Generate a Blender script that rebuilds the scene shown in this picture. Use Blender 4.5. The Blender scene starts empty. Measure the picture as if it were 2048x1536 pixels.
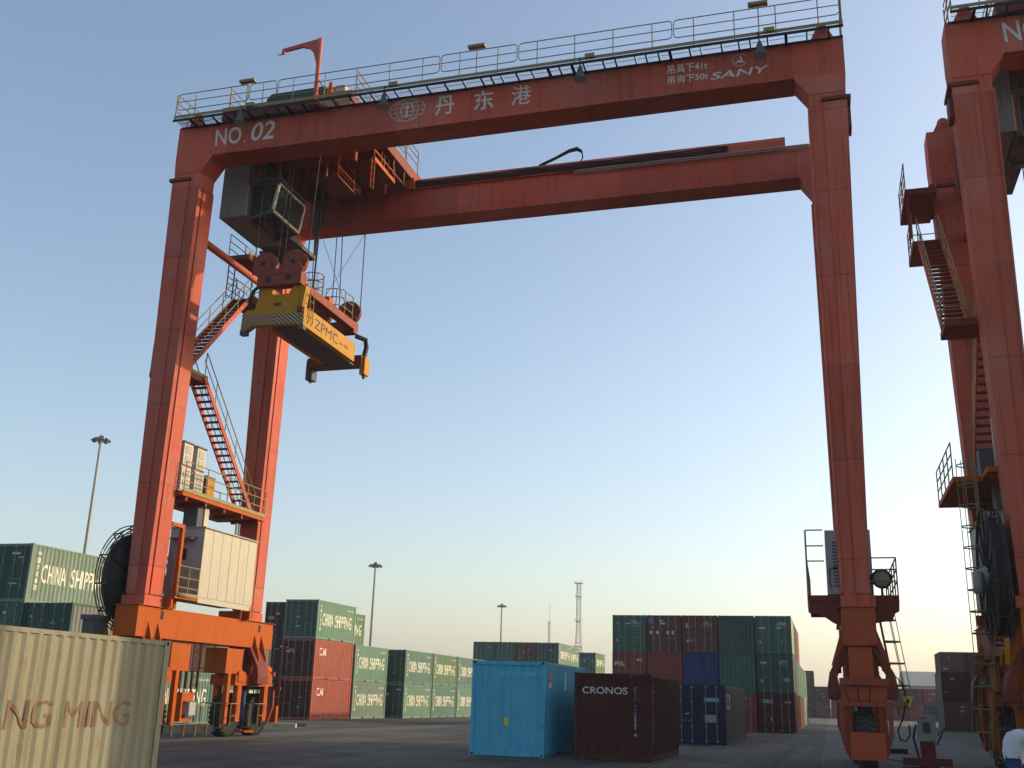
import bpy, bmesh, math, random
from mathutils import Vector, Matrix
R = math.radians
random.seed(7)
sc = bpy.context.scene
COL = sc.collection

# ------------------------------------------------------------------ camera, sky, sun, exposure
# world axes follow the crane: X along its span, Y along its travel, near front face at y = 0
cam_d = bpy.data.cameras.new('camera')
cam_d.sensor_width = 36.0
cam_d.lens = 36.0 * 2087.87 / 2048.0
cam_d.clip_end = 5000
cam = bpy.data.objects.new('camera', cam_d); COL.objects.link(cam)
YAW, PITCH, ROLL = R(16.739), R(16.746), R(1.675)
_c, _s = math.cos(PITCH), math.sin(PITCH)
fw = Vector((0, _c, _s)); up0 = Vector((0, -_s, _c)); rt0 = Vector((1, 0, 0))
rt = math.cos(ROLL) * rt0 + math.sin(ROLL) * up0
up = -math.sin(ROLL) * rt0 + math.cos(ROLL) * up0
RZ = Matrix.Rotation(YAW, 3, 'Z')
rt, up, fw = RZ @ rt, RZ @ up, RZ @ fw
m = Matrix((rt, up, -fw)).transposed().to_4x4()
m.translation = Vector((0.0488, -31.3871, 1.7495))
cam.matrix_world = m
sc.camera = cam

SUN_EL, SUN_PHI = R(19.0), R(33.0)          # elevation; angle from +X towards +Y
sdir = Vector((math.cos(SUN_PHI) * math.cos(SUN_EL), math.sin(SUN_PHI) * math.cos(SUN_EL), math.sin(SUN_EL)))
w = bpy.data.worlds.new('World'); sc.world = w; w.use_nodes = True
nt = w.node_tree
bg = nt.nodes['Background']
sky = nt.nodes.new('ShaderNodeTexSky'); sky.sky_type = 'NISHITA'; sky.sun_disc = False
sky.sun_elevation = SUN_EL
sky.sun_rotation = math.pi / 2 - SUN_PHI      # 0 = +Y, clockwise
sky.air_density = 1.0; sky.dust_density = 2.3; sky.ozone_density = 0.7; sky.altitude = 0
nt.links.new(sky.outputs[0], bg.inputs[0])
bg.inputs[1].default_value = 0.15
sun_d = bpy.data.lights.new('sun', 'SUN'); sun_d.energy = 2.5; sun_d.angle = R(0.6); sun_d.color = (1.0, 0.77, 0.47)
sun = bpy.data.objects.new('sun', sun_d); COL.objects.link(sun)
sun.rotation_euler = sdir.to_track_quat('Z', 'Y').to_euler()
sun.location = (60, 40, 60)
vs = sc.view_settings
vs.view_transform = 'Standard'; vs.look = 'None'; vs.gamma = 1.0; vs.use_curve_mapping = False
vs.exposure = 0.68
sc.cycles.max_bounces = 6
sc.cycles.use_denoising = True

# ------------------------------------------------------------------ materials
MATS = {}
def paint(name, col, rough=0.55, fade=0.25, dirt=0.35, rust=0.0, metal=0.0, scale=1.0, spec=0.18, keep=None, plates=0.0):
    if name in MATS: return MATS[name]
    mt = bpy.data.materials.new(name); mt.use_nodes = True; n = mt.node_tree; L = n.links
    b = n.nodes['Principled BSDF']
    tc = n.nodes.new('ShaderNodeTexCoord'); oi = n.nodes.new('ShaderNodeObjectInfo')
    ad = n.nodes.new('ShaderNodeVectorMath'); ad.operation = 'MULTIPLY_ADD'
    cx = n.nodes.new('ShaderNodeCombineXYZ')
    ml = n.nodes.new('ShaderNodeMath'); ml.operation = 'MULTIPLY'; ml.inputs[1].default_value = 37.0
    L.new(oi.outputs['Random'], ml.inputs[0])
    for i in range(3): L.new(ml.outputs[0], cx.inputs[i])
    ad.inputs[1].default_value = (1, 1, 1)
    L.new(tc.outputs['Object'], ad.inputs[0]); L.new(cx.outputs[0], ad.inputs[2])
    def noise(sx, sc_, det=4):
        mp = n.nodes.new('ShaderNodeMapping'); mp.inputs['Scale'].default_value = sx
        L.new(ad.outputs[0], mp.inputs[0])
        t = n.nodes.new('ShaderNodeTexNoise'); t.inputs['Scale'].default_value = sc_; t.inputs['Detail'].default_value = det
        L.new(mp.outputs[0], t.inputs['Vector']); return t.outputs['Fac']
    def ramp(src, lo, hi):
        r_ = n.nodes.new('ShaderNodeMapRange'); r_.inputs[1].default_value = lo; r_.inputs[2].default_value = hi
        L.new(src, r_.inputs[0]); return r_.outputs[0]
    def mix(fac, a, b_, k=1.0):
        mx = n.nodes.new('ShaderNodeMix'); mx.data_type = 'RGBA'
        f = n.nodes.new('ShaderNodeMath'); f.operation = 'MULTIPLY'; f.inputs[1].default_value = k
        L.new(fac, f.inputs[0]); L.new(f.outputs[0], mx.inputs[0])
        for s_, v in ((6, a), (7, b_)):
            if isinstance(v, tuple): mx.inputs[s_].default_value = (*v, 1)
            else: L.new(v, mx.inputs[s_])
        return mx.outputs[2]
    if keep is None: col = tuple(c * 0.85 for c in col)
    g = sum(col) / 3
    faded = tuple(min(1, c * 0.72 + g * 0.42 + 0.03) for c in col)
    dark = tuple(c * 0.45 for c in col)
    c1 = mix(ramp(noise((1, 1, 1), 0.9 * scale, 5), 0.38, 0.68), tuple(col), faded, fade)
    c2 = mix(ramp(noise((2.2, 2.2, 0.12), 2.2 * scale, 4), 0.52, 0.78), c1, dark, dirt)
    c3 = mix(ramp(noise((1, 1, 0.5), 4.5 * scale, 6), 0.60, 0.70), c2, (0.16, 0.065, 0.03), rust)
    if plates:
        runs = mix(ramp(noise((3.0, 3.0, 0.07), 3.4, 6), 0.56, 0.72), c3, (0.10, 0.035, 0.022), plates)
        pale = mix(ramp(noise((1, 1, 1), 0.33, 6), 0.50, 0.72), runs, faded, 0.55)
        sx = n.nodes.new('ShaderNodeSeparateXYZ'); L.new(tc.outputs['Object'], sx.inputs[0])
        def cell(src, k):
            a_ = n.nodes.new('ShaderNodeMath'); a_.operation = 'MULTIPLY'; a_.inputs[1].default_value = k; L.new(src, a_.inputs[0])
            f_ = n.nodes.new('ShaderNodeMath'); f_.operation = 'FLOOR'; L.new(a_.outputs[0], f_.inputs[0])
            r_ = n.nodes.new('ShaderNodeMath'); r_.operation = 'FRACT'; L.new(a_.outputs[0], r_.inputs[0]); return f_.outputs[0], r_.outputs[0]
        (fx, rx), (fz, rz) = cell(sx.outputs[0], 1 / 2.36), cell(sx.outputs[2], 1 / 2.9)
        cc = n.nodes.new('ShaderNodeCombineXYZ'); L.new(fx, cc.inputs[0]); L.new(fz, cc.inputs[1])
        wn = n.nodes.new('ShaderNodeTexWhiteNoise'); L.new(cc.outputs[0], wn.inputs['Vector'])
        mr = n.nodes.new('ShaderNodeMapRange'); mr.inputs[3].default_value = 0.80; mr.inputs[4].default_value = 1.12; L.new(wn.outputs['Value'], mr.inputs[0])
        sm_ = n.nodes.new('ShaderNodeMath'); sm_.operation = 'GREATER_THAN'; sm_.inputs[1].default_value = 0.012; L.new(rz, sm_.inputs[0])
        sm2 = n.nodes.new('ShaderNodeMath'); sm2.operation = 'MULTIPLY_ADD'; sm2.inputs[1].default_value = 0.35; sm2.inputs[2].default_value = 0.65; L.new(sm_.outputs[0], sm2.inputs[0])
        tt = n.nodes.new('ShaderNodeMath'); tt.operation = 'MULTIPLY'; L.new(mr.outputs[0], tt.inputs[0]); L.new(sm2.outputs[0], tt.inputs[1])
        vm = n.nodes.new('ShaderNodeVectorMath'); vm.operation = 'SCALE'; L.new(pale, vm.inputs[0]); L.new(tt.outputs[0], vm.inputs['Scale']); c3 = vm.outputs[0]
    L.new(c3, b.inputs['Base Color'])
    rr = n.nodes.new('ShaderNodeMapRange'); rr.inputs[3].default_value = rough - 0.1; rr.inputs[4].default_value = min(1, rough + 0.2)
    L.new(noise((1, 1, 1), 3.0, 3), rr.inputs[0]); L.new(rr.outputs[0], b.inputs['Roughness'])
    b.inputs['Metallic'].default_value = metal
    b.inputs['Specular IOR Level'].default_value = spec
    bp = n.nodes.new('ShaderNodeBump'); bp.inputs['Strength'].default_value = 0.12; bp.inputs['Distance'].default_value = 0.02
    L.new(noise((1, 1, 1), 1.6 * scale, 3), bp.inputs['Height']); L.new(bp.outputs[0], b.inputs['Normal'])
    MATS[name] = mt; return mt

RED = paint('crane_red', (0.57, 0.108, 0.058), 0.62, 0.15, 0.40, 0.16, plates=0.5)
ORG = paint('crane_orange', (0.48, 0.094, 0.004), 0.62, 0.03, 0.40, 0.14)
ORG_SHADE = paint('crane_orange_shaded', (0.40, 0.070, 0.022), 0.62, 0.06, 0.35, 0.12)  # sill orange again, with the shade of the right corners put into the colour
REDB = paint('crane_brown_red', (0.27, 0.058, 0.036), 0.62, 0.1, 0.4, 0.2)
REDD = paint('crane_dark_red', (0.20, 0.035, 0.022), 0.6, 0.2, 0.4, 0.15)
YEL = paint('rail_yellow', (0.30, 0.235, 0.10), 0.55, 0.25, 0.4, 0.25, scale=3)
YELB = paint('spreader_yellow', (0.50, 0.24, 0.012), 0.6, 0.05, 0.35, 0.12)
GRAT = paint('grating_steel', (0.10, 0.10, 0.10), 0.6, 0.2, 0.3, 0.1, 0.3)
BLK = paint('black_steel', (0.018, 0.019, 0.021), 0.5, 0.2, 0.2, 0.1)
RUB = paint('tyre_rubber', (0.032, 0.029, 0.026), 0.85, 0.5, 0.2, 0.0)
ROPE = paint('wire_rope', (0.05, 0.055, 0.06), 0.6, 0.1, 0.1, 0.0)
WHT = paint('white_panel', (0.46, 0.43, 0.34), 0.5, 0.15, 0.25, 0.06, keep=1)
GRYP = paint('cabinet_grey', (0.42, 0.43, 0.42), 0.5, 0.15, 0.3, 0.06)
CABG = paint('cab_grey', (0.24, 0.24, 0.235), 0.6, 0.2, 0.45, 0.1)
DGRY = paint('dark_grey', (0.09, 0.10, 0.11), 0.6, 0.2, 0.3, 0.05)
GRN = paint('machine_green', (0.035, 0.085, 0.065), 0.5, 0.2, 0.3, 0.06)
GALV = paint('galvanised', (0.34, 0.33, 0.30), 0.55, 0.2, 0.25, 0.04, 0.2)
LETT = paint('white_lettering', (0.55, 0.55, 0.50), 0.6, 0.3, 0.3, 0.0, scale=3, keep=1)
LETB = paint('cream_lettering', (0.78, 0.75, 0.60), 0.6, 0.1, 0.15, 0.0, scale=3, keep=1)
LETD = paint('dark_lettering', (0.030, 0.035, 0.045), 0.6, 0.2, 0.2, 0.0)
LETR = paint('faded_red_lettering', (0.235, 0.135, 0.075), 0.7, 0.8, 0.6, 0.0, scale=2)
LETO = paint('orange_lettering', (0.65, 0.14, 0.05), 0.6, 0.2, 0.2, 0.0)
LETV = paint('blue_violet_sticker', (0.20, 0.18, 0.52), 0.6, 0.2, 0.2, 0.0)
LETY = paint('yellow_sticker', (0.75, 0.55, 0.05), 0.6, 0.2, 0.2, 0.0)
LETC = paint('pale_blue_lettering', (0.30, 0.52, 0.66), 0.6, 0.3, 0.3, 0.0)
SKIN = paint('skin', (0.35, 0.19, 0.12), 0.6, 0.1, 0.1)
CLW = paint('white_jacket', (0.62, 0.64, 0.68), 0.85, 0.2, 0.2)
CLB = paint('blue_trousers', (0.03, 0.055, 0.16), 0.85, 0.2, 0.2)
CLG = paint('yellow_green_glove', (0.62, 0.66, 0.16), 0.8, 0.1, 0.1)
HAIR = paint('dark_hair', (0.015, 0.012, 0.010), 0.7, 0.1, 0.1)

def glass_mat():
    mt = bpy.data.materials.new('cab_glass'); mt.use_nodes = True
    b = mt.node_tree.nodes['Principled BSDF']
    b.inputs['Base Color'].default_value = (0.10, 0.13, 0.12, 1); b.inputs['Roughness'].default_value = 0.06
    b.inputs['Transmission Weight'].default_value = 0.75; b.inputs['IOR'].default_value = 1.1
    return mt
GLASS = glass_mat()

def stripe_mat():
    mt = bpy.data.materials.new('hazard_stripes'); mt.use_nodes = True; n = mt.node_tree; L = n.links
    b = n.nodes['Principled BSDF']; b.inputs['Roughness'].default_value = 0.6
    tc = n.nodes.new('ShaderNodeTexCoord'); sp = n.nodes.new('ShaderNodeSeparateXYZ'); L.new(tc.outputs['Object'], sp.inputs[0])
    def mth(op, a, b_=None):
        q = n.nodes.new('ShaderNodeMath'); q.operation = op
        for i, v in enumerate((a, b_)):
            if v is None: continue
            if isinstance(v, (int, float)): q.inputs[i].default_value = v
            else: L.new(v, q.inputs[i])
        return q.outputs[0]
    a = mth('ABSOLUTE', mth('ADD', sp.outputs[0], 19.25))
    t = mth('FRACT', mth('MULTIPLY', mth('ADD', mth('MULTIPLY', a, 0.8), sp.outputs[2]), 7.0))
    g = mth('GREATER_THAN', t, 0.5)
    mx = n.nodes.new('ShaderNodeMix'); mx.data_type = 'RGBA'
    mx.inputs[6].default_value = (0.42, 0.27, 0.10, 1); mx.inputs[7].default_value = (0.03, 0.03, 0.03, 1)
    L.new(g, mx.inputs[0]); L.new(mx.outputs[2], b.inputs['Base Color'])
    return mt
HAZ = stripe_mat()

def ground_mat():
    mt = bpy.data.materials.new('asphalt'); mt.use_nodes = True; n = mt.node_tree; L = n.links
    b = n.nodes['Principled BSDF']; b.inputs['Specular IOR Level'].default_value = 0.25
    tc = n.nodes.new('ShaderNodeTexCoord')
    def noise(s, d, sx=(1, 1, 1)):
        mp = n.nodes.new('ShaderNodeMapping'); mp.inputs['Scale'].default_value = sx; L.new(tc.outputs['Object'], mp.inputs[0])
        t = n.nodes.new('ShaderNodeTexNoise'); t.inputs['Scale'].default_value = s; t.inputs['Detail'].default_value = d
        L.new(mp.outputs[0], t.inputs['Vector']); return t.outputs['Fac']
    def rmp(src, lo, hi, a, c):
        r_ = n.nodes.new('ShaderNodeValToRGB'); r_.color_ramp.elements[0].position = lo; r_.color_ramp.elements[1].position = hi
        r_.color_ramp.elements[0].color = (*a, 1); r_.color_ramp.elements[1].color = (*c, 1); L.new(src, r_.inputs[0]); return r_.outputs[0]
    def mul(a, c, f=1.0, t='MULTIPLY'):
        mx = n.nodes.new('ShaderNodeMix'); mx.data_type = 'RGBA'; mx.blend_type = t; mx.inputs[0].default_value = f
        L.new(a, mx.inputs[6]); L.new(c, mx.inputs[7]); return mx.outputs[2]
    base = rmp(noise(0.09, 6), 0.35, 0.68, (0.056, 0.052, 0.044), (0.135, 0.122, 0.100))
    streak = rmp(noise(0.35, 5, (2.2, 0.07, 1)), 0.42, 0.62, (0.72, 0.72, 0.74), (1.0, 1.0, 1.0))
    stain = rmp(noise(0.55, 6), 0.36, 0.46, (0.55, 0.55, 0.56), (1, 1, 1))
    fine = rmp(noise(9.0, 4), 0.3, 0.7, (0.75, 0.75, 0.75), (1.2, 1.2, 1.2))
    bk = n.nodes.new('ShaderNodeTexBrick'); bk.offset = 0.0; bk.inputs['Scale'].default_value = 1.0
    bk.inputs['Brick Width'].default_value = 5.0; bk.inputs['Row Height'].default_value = 5.0; bk.inputs['Mortar Size'].default_value = 0.035
    bk.inputs['Color1'].default_value = (0.92, 0.92, 0.92, 1); bk.inputs['Color2'].default_value = (1.06, 1.05, 1.03, 1); bk.inputs['Mortar'].default_value = (0.45, 0.45, 0.45, 1)
    L.new(tc.outputs['Object'], bk.inputs['Vector'])
    tyre = rmp(noise(0.9, 3, (1.6, 0.02, 1)), 0.52, 0.66, (1, 1, 1), (0.55, 0.55, 0.56))
    tyre2 = rmp(noise(0.8, 3, (0.03, 1.3, 1)), 0.54, 0.66, (1, 1, 1), (0.66, 0.66, 0.67))
    oil = rmp(noise(1.7, 2), 0.66, 0.74, (1, 1, 1), (0.45, 0.45, 0.46))
    dust = rmp(noise(0.22, 7), 0.46, 0.66, (1, 1, 1), (1.45, 1.38, 1.22))
    c = mul(mul(mul(base, streak), stain, 0.7), fine, 0.8)
    for q in (bk.outputs['Color'], tyre, tyre2, oil, dust): c = mul(c, q, 0.85)
    L.new(c, b.inputs['Base Color']); b.inputs['Roughness'].default_value = 0.85
    bp = n.nodes.new('ShaderNodeBump'); bp.inputs['Strength'].default_value = 0.4; bp.inputs['Distance'].default_value = 0.02
    L.new(noise(14.0, 5), bp.inputs['Height']); L.new(bp.outputs[0], b.inputs['Normal'])
    return mt
ASPH = ground_mat()
CONC = paint('runway_concrete', (0.125, 0.12, 0.105), 0.85, 0.3, 0.6, 0.0, scale=0.5)
LINE = paint('worn_line_paint', (0.15, 0.145, 0.13), 0.8, 0.5, 0.9, 0.0, scale=2)

# ------------------------------------------------------------------ mesh helpers
class MB:
    def __init__(s): s.v = []; s.f = []
    def add(s, vs_, fs):
        o = len(s.v); s.v += [tuple(q) for q in vs_]; s.f += [tuple(i + o for i in f) for f in fs]; return s
    def box(s, x0, x1, y0, y1, z0, z1):
        return s.hexa([(x0, y0, z0), (x1, y0, z0), (x1, y1, z0), (x0, y1, z0), (x0, y0, z1), (x1, y0, z1), (x1, y1, z1), (x0, y1, z1)])
    def hexa(s, p):
        return s.add(p, [(0, 3, 2, 1), (4, 5, 6, 7), (0, 1, 5, 4), (1, 2, 6, 5), (2, 3, 7, 6), (3, 0, 4, 7)])
    def prism(s, poly, axis, a, b):
        def P(u, v_, t):
            return {'x': (t, u, v_), 'y': (u, t, v_), 'z': (u, v_, t)}[axis]
        n = len(poly)
        return s.add([P(u, v_, a) for u, v_ in poly] + [P(u, v_, b) for u, v_ in poly],
                     [tuple(range(n))[::-1], tuple(range(n, 2 * n))] + [(i, (i + 1) % n, n + (i + 1) % n, n + i) for i in range(n)])
    def tube(s, pts, r, n=6, closed=False):
        pts = [Vector(q) for q in pts]; rings = []
        for i, q in enumerate(pts):
            if closed: d = pts[(i + 1) % len(pts)] - pts[i - 1]
            else: d = pts[min(i + 1, len(pts) - 1)] - pts[max(i - 1, 0)]
            d.normalize()
            a = d.cross(Vector((0, 0, 1)) if abs(d.z) < 0.9 else Vector((0, 1, 0))).normalized(); b = d.cross(a)
            rings.append([q + r * (math.cos(2 * math.pi * k / n) * a + math.sin(2 * math.pi * k / n) * b) for k in range(n)])
        vs_ = [q for rg in rings for q in rg]; fs = []
        m_ = len(rings)
        for i in range(m_ if closed else m_ - 1):
            j = (i + 1) % m_
            for k in range(n):
                fs.append((i * n + k, i * n + (k + 1) % n, j * n + (k + 1) % n, j * n + k))
        if not closed: fs += [tuple(range(n))[::-1], tuple((m_ - 1) * n + k for k in range(n))]
        return s.add(vs_, fs)
    def bar(s, a, b, r, n=5): return s.tube([a, b], r, n)
    def beam(s, a, b, wd, hg):
        a = Vector(a); b = Vector(b); d = (b - a).normalized()
        u = d.cross(Vector((0, 0, 1)) if abs(d.z) < 0.95 else Vector((0, 1, 0))).normalized(); v_ = u.cross(d)
        o = [(-wd / 2) * u - hg / 2 * v_, (wd / 2) * u - hg / 2 * v_, (wd / 2) * u + hg / 2 * v_, (-wd / 2) * u + hg / 2 * v_]
        return s.hexa([a + q for q in o] + [b + q for q in o])
    def lathe(s, prof, c, axis='z', n=20, cap=True):
        vs_ = []; m_ = len(prof)
        for r_, h in prof:
            for k in range(n):
                t = 2 * math.pi * k / n; u, v_ = r_ * math.cos(t), r_ * math.sin(t)
                p = {'z': (u, v_, h), 'y': (v_, h, u), 'x': (h, u, v_)}[axis]
                vs_.append((p[0] + c[0], p[1] + c[1], p[2] + c[2]))
        fs = [(i * n + k, i * n + (k + 1) % n, (i + 1) * n + (k + 1) % n, (i + 1) * n + k) for i in range(m_ - 1) for k in range(n)]
        if cap: fs += [tuple(range(n))[::-1], tuple((m_ - 1) * n + k for k in range(n))]
        return s.add(vs_, fs)
    def mesh(s, name, mat, smooth=False):
        me = bpy.data.meshes.new(name); me.from_pydata(s.v, [], s.f); me.update()
        bm = bmesh.new(); bm.from_mesh(me); bmesh.ops.recalc_face_normals(bm, faces=bm.faces[:]); bm.to_mesh(me); bm.free()
        if mat: me.materials.append(mat)
        if smooth:
            for p in me.polygons: p.use_smooth = True
        return me
    def build(s, name, mat, parent=None, smooth=False, loc=None):
        return link(name, s.mesh(name, mat, smooth), parent, loc)
def link(name, me, parent=None, loc=None):
    o = bpy.data.objects.new(name, me); COL.objects.link(o)
    if parent is not None: o.parent = parent
    if loc: o.location = loc
    return o
def tag(o, label, cat, group=None, kind=None):
    if label: o['label'] = label
    if cat: o['category'] = cat
    if group: o['group'] = group
    if kind: o['kind'] = kind
    return o
def empty(name, loc=(0, 0, 0)):
    o = bpy.data.objects.new(name, None); o.empty_display_size = 0.3; COL.objects.link(o); o.location = loc; return o
def copy_tree(o, parent=None):
    c = o.copy(); COL.objects.link(c); c.parent = parent
    for ch in o.children: copy_tree(ch, c)
    return c

# text as thin printed geometry: faces 'F' (-Y side) or 'E' (+X side)
TXT = {}
def text_mesh(s_, bold=0.0):
    k = (s_, bold)
    if k not in TXT:
        cu = bpy.data.curves.new('lettering', 'FONT'); cu.body = s_; cu.size = 1.0; cu.offset = bold; cu.resolution_u = 3
        ob = bpy.data.objects.new('lettering', cu); COL.objects.link(ob)
        dg = bpy.context.evaluated_depsgraph_get()
        me = bpy.data.meshes.new_from_object(ob.evaluated_get(dg))
        vs_ = [tuple(v.co) for v in me.vertices]; fs = [tuple(p.vertices) for p in me.polygons]
        bpy.data.objects.remove(ob); bpy.data.meshes.remove(me); bpy.data.curves.remove(cu)
        x0 = min(v[0] for v in vs_); x1 = max(v[0] for v in vs_); y0 = min(v[1] for v in vs_); y1 = max(v[1] for v in vs_)
        TXT[k] = ([((v[0] - x0) / (x1 - x0), (v[1] - y0) / (y1 - y0)) for v in vs_], fs)
    return TXT[k]
def lettering(s_, parent, mat, face, off, u0, u1, z0, z1, bold=0.012, corr=None, shear=0.0):
    """stretch the text to the box u0..u1 by z0..z1 on a face plane at offset off"""
    vs_, fs = text_mesh(s_, bold)
    pts = [(u0 + a * (u1 - u0) + shear * (b - 0.5), z0 + b * (z1 - z0)) for a, b in vs_]
    return flat_print([(pts, fs)], parent, mat, face, off, corr)
def flat_print(chunks, parent, mat, face, off, corr=None, name='lettering'):
    bm = bmesh.new()
    for pts, fs in chunks:
        bv = [bm.verts.new((u, 0, z)) for u, z in pts]
        for f in fs:
            try: bm.faces.new([bv[i] for i in f])
            except ValueError: pass
    bmesh.ops.remove_doubles(bm, verts=bm.verts[:], dist=1e-5)
    if corr:
        us = [v.co.x for v in bm.verts]; lo, hi = min(us), max(us)
        for c_ in corr[0]:
            if lo < c_ < hi:
                bmesh.ops.bisect_plane(bm, geom=bm.verts[:] + bm.edges[:] + bm.faces[:], plane_co=(c_, 0, 0), plane_no=(1, 0, 0), dist=1e-5)
    for v in bm.verts:
        d = corr[1](v.co.x) if corr else 0.0
        u, z = v.co.x, v.co.z
        v.co = (u, off + d - 0.004, z) if face == 'F' else (off - d + 0.004, u, z)
    for f in bm.faces:
        f.normal_update()
        n_ = f.normal
        if (face == 'F' and n_.y > 0) or (face == 'E' and n_.x < 0): f.normal_flip()
    me = bpy.data.meshes.new(name); bm.to_mesh(me); bm.free(); me.materials.append(mat)
    return link(name, me, parent)

# ------------------------------------------------------------------ setting: ground
g = MB(); N = 3000
g.add([(-N, -N, 0), (N, -N, 0), (N, N, 0), (-N, N, 0)], [(0, 1, 2, 3)])
tag(g.build('ground', ASPH), 'dark worn asphalt ground of the container yard', 'ground', kind='structure')
def sheet(name, x0, x1, y0, y1, z, mat):
    o = MB().add([(x0, y0, z), (x1, y0, z), (x1, y1, z), (x0, y1, z)], [(0, 1, 2, 3)]).build(name, mat)
    o['kind'] = 'structure'; return o
for nm, x0, x1 in (('runway_strip', -23.9, -21.3), ('runway_strip', -0.35, 2.2), ('runway_strip', 4.4, 7.0)):
    sheet(nm, x0, x1, -60, 220, 0.004, CONC)
for x in (-20.6, 3.3): sheet('lane_line', x, x + 0.13, -60, 200, 0.008, LINE)
for y in (42.5, 13.2, -2.6): sheet('cross_line', -30, -2.2 if y > 30 else -12, y, y + 0.13, 0.008, LINE)
sheet('cross_line', 3.5, 40, 62, 62.2, 0.008, LINE)

# ------------------------------------------------------------------ shipping containers
PITCH_C = 0.278; DEP = 0.036
def corr_fn(u0, u1, n):
    p = (u1 - u0) / n; a, b = p * 0.27, p * 0.23
    def d(u):
        t = (u - u0) % p
        if t < a: return 0.0
        if t < a + b: return DEP * (t - a) / b
        if t < 2 * a + b: return DEP
        return DEP * (1 - (t - 2 * a - b) / b)
    brk = sorted(u0 + i * p + k for i in range(n) for k in (0, a, a + b, 2 * a + b))
    return brk, d
CM = {}
def cmesh(key, fn):
    if key not in CM: CM[key] = fn()
    return CM[key]
from mathutils import noise as mnoise
def panel(face, off, u0, u1, z0, z1, n, sgn, dent=0.0):
    """corrugated sheet on plane at off; recess goes to sgn direction"""
    brk, d = corr_fn(u0, u1, n); brk = brk + [u1]
    mb = MB(); vs_ = []; nz = 10 if dent else 1
    for u in brk:
        q = off + sgn * d(u - 1e-7 if u == u1 else u + 1e-9)
        for j in range(nz + 1):
            z = z0 + (z1 - z0) * j / nz
            e = dent * max(0.0, mnoise.noise((u * 1.1 + off * 5, z * 1.3, off * 3)) + 0.4 * mnoise.noise((u * 4, z * 4, off))) * math.sin(math.pi * j / nz) if dent else 0.0
            vs_.append((u, q + sgn * e, z) if face == 'F' else (q + sgn * e, u, z))
    m_ = nz + 1
    return mb.add(vs_, [(m_ * i + j, m_ * (i + 1) + j, m_ * (i + 1) + j + 1, m_ * i + j + 1) for i in range(len(brk) - 1) for j in range(nz)])
def flat_copy(me, mat):
    return me
W_ = 2.438
def container_mats(col): return col
def me_with(key, fn, mat):
    k = (key, mat.name)
    if k not in CM: CM[k] = fn().mesh(key[0], mat)
    return CM[k]
def frame_mb(L_, H_, near):
    mb = MB(); pw = 0.16
    for x0 in (0, W_ - 0.11):
        for y0 in (0, L_ - pw):
            mb.box(x0, x0 + 0.11, y0, y0 + pw, 0.118, H_ - 0.118)
    for x0, x1 in ((0.012, 0.08), (W_ - 0.08, W_ - 0.012)):
        mb.box(x0, x1, pw, L_ - pw, H_ - 0.085, H_ - 0.012)
        mb.box(x0, x1, pw, L_ - pw, 0.02, 0.165)
    for y0 in (0.012, L_ - 0.092):
        mb.box(0.11, W_ - 0.11, y0, y0 + 0.08, H_ - 0.125, H_ - 0.010)
        mb.box(0.11, W_ - 0.11, y0, y0 + 0.08, 0.015, 0.16)
    return mb
def castings_mb():
    return MB().box(-0.004, 0.162, -0.004, 0.178, 0, 0.118)
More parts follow.
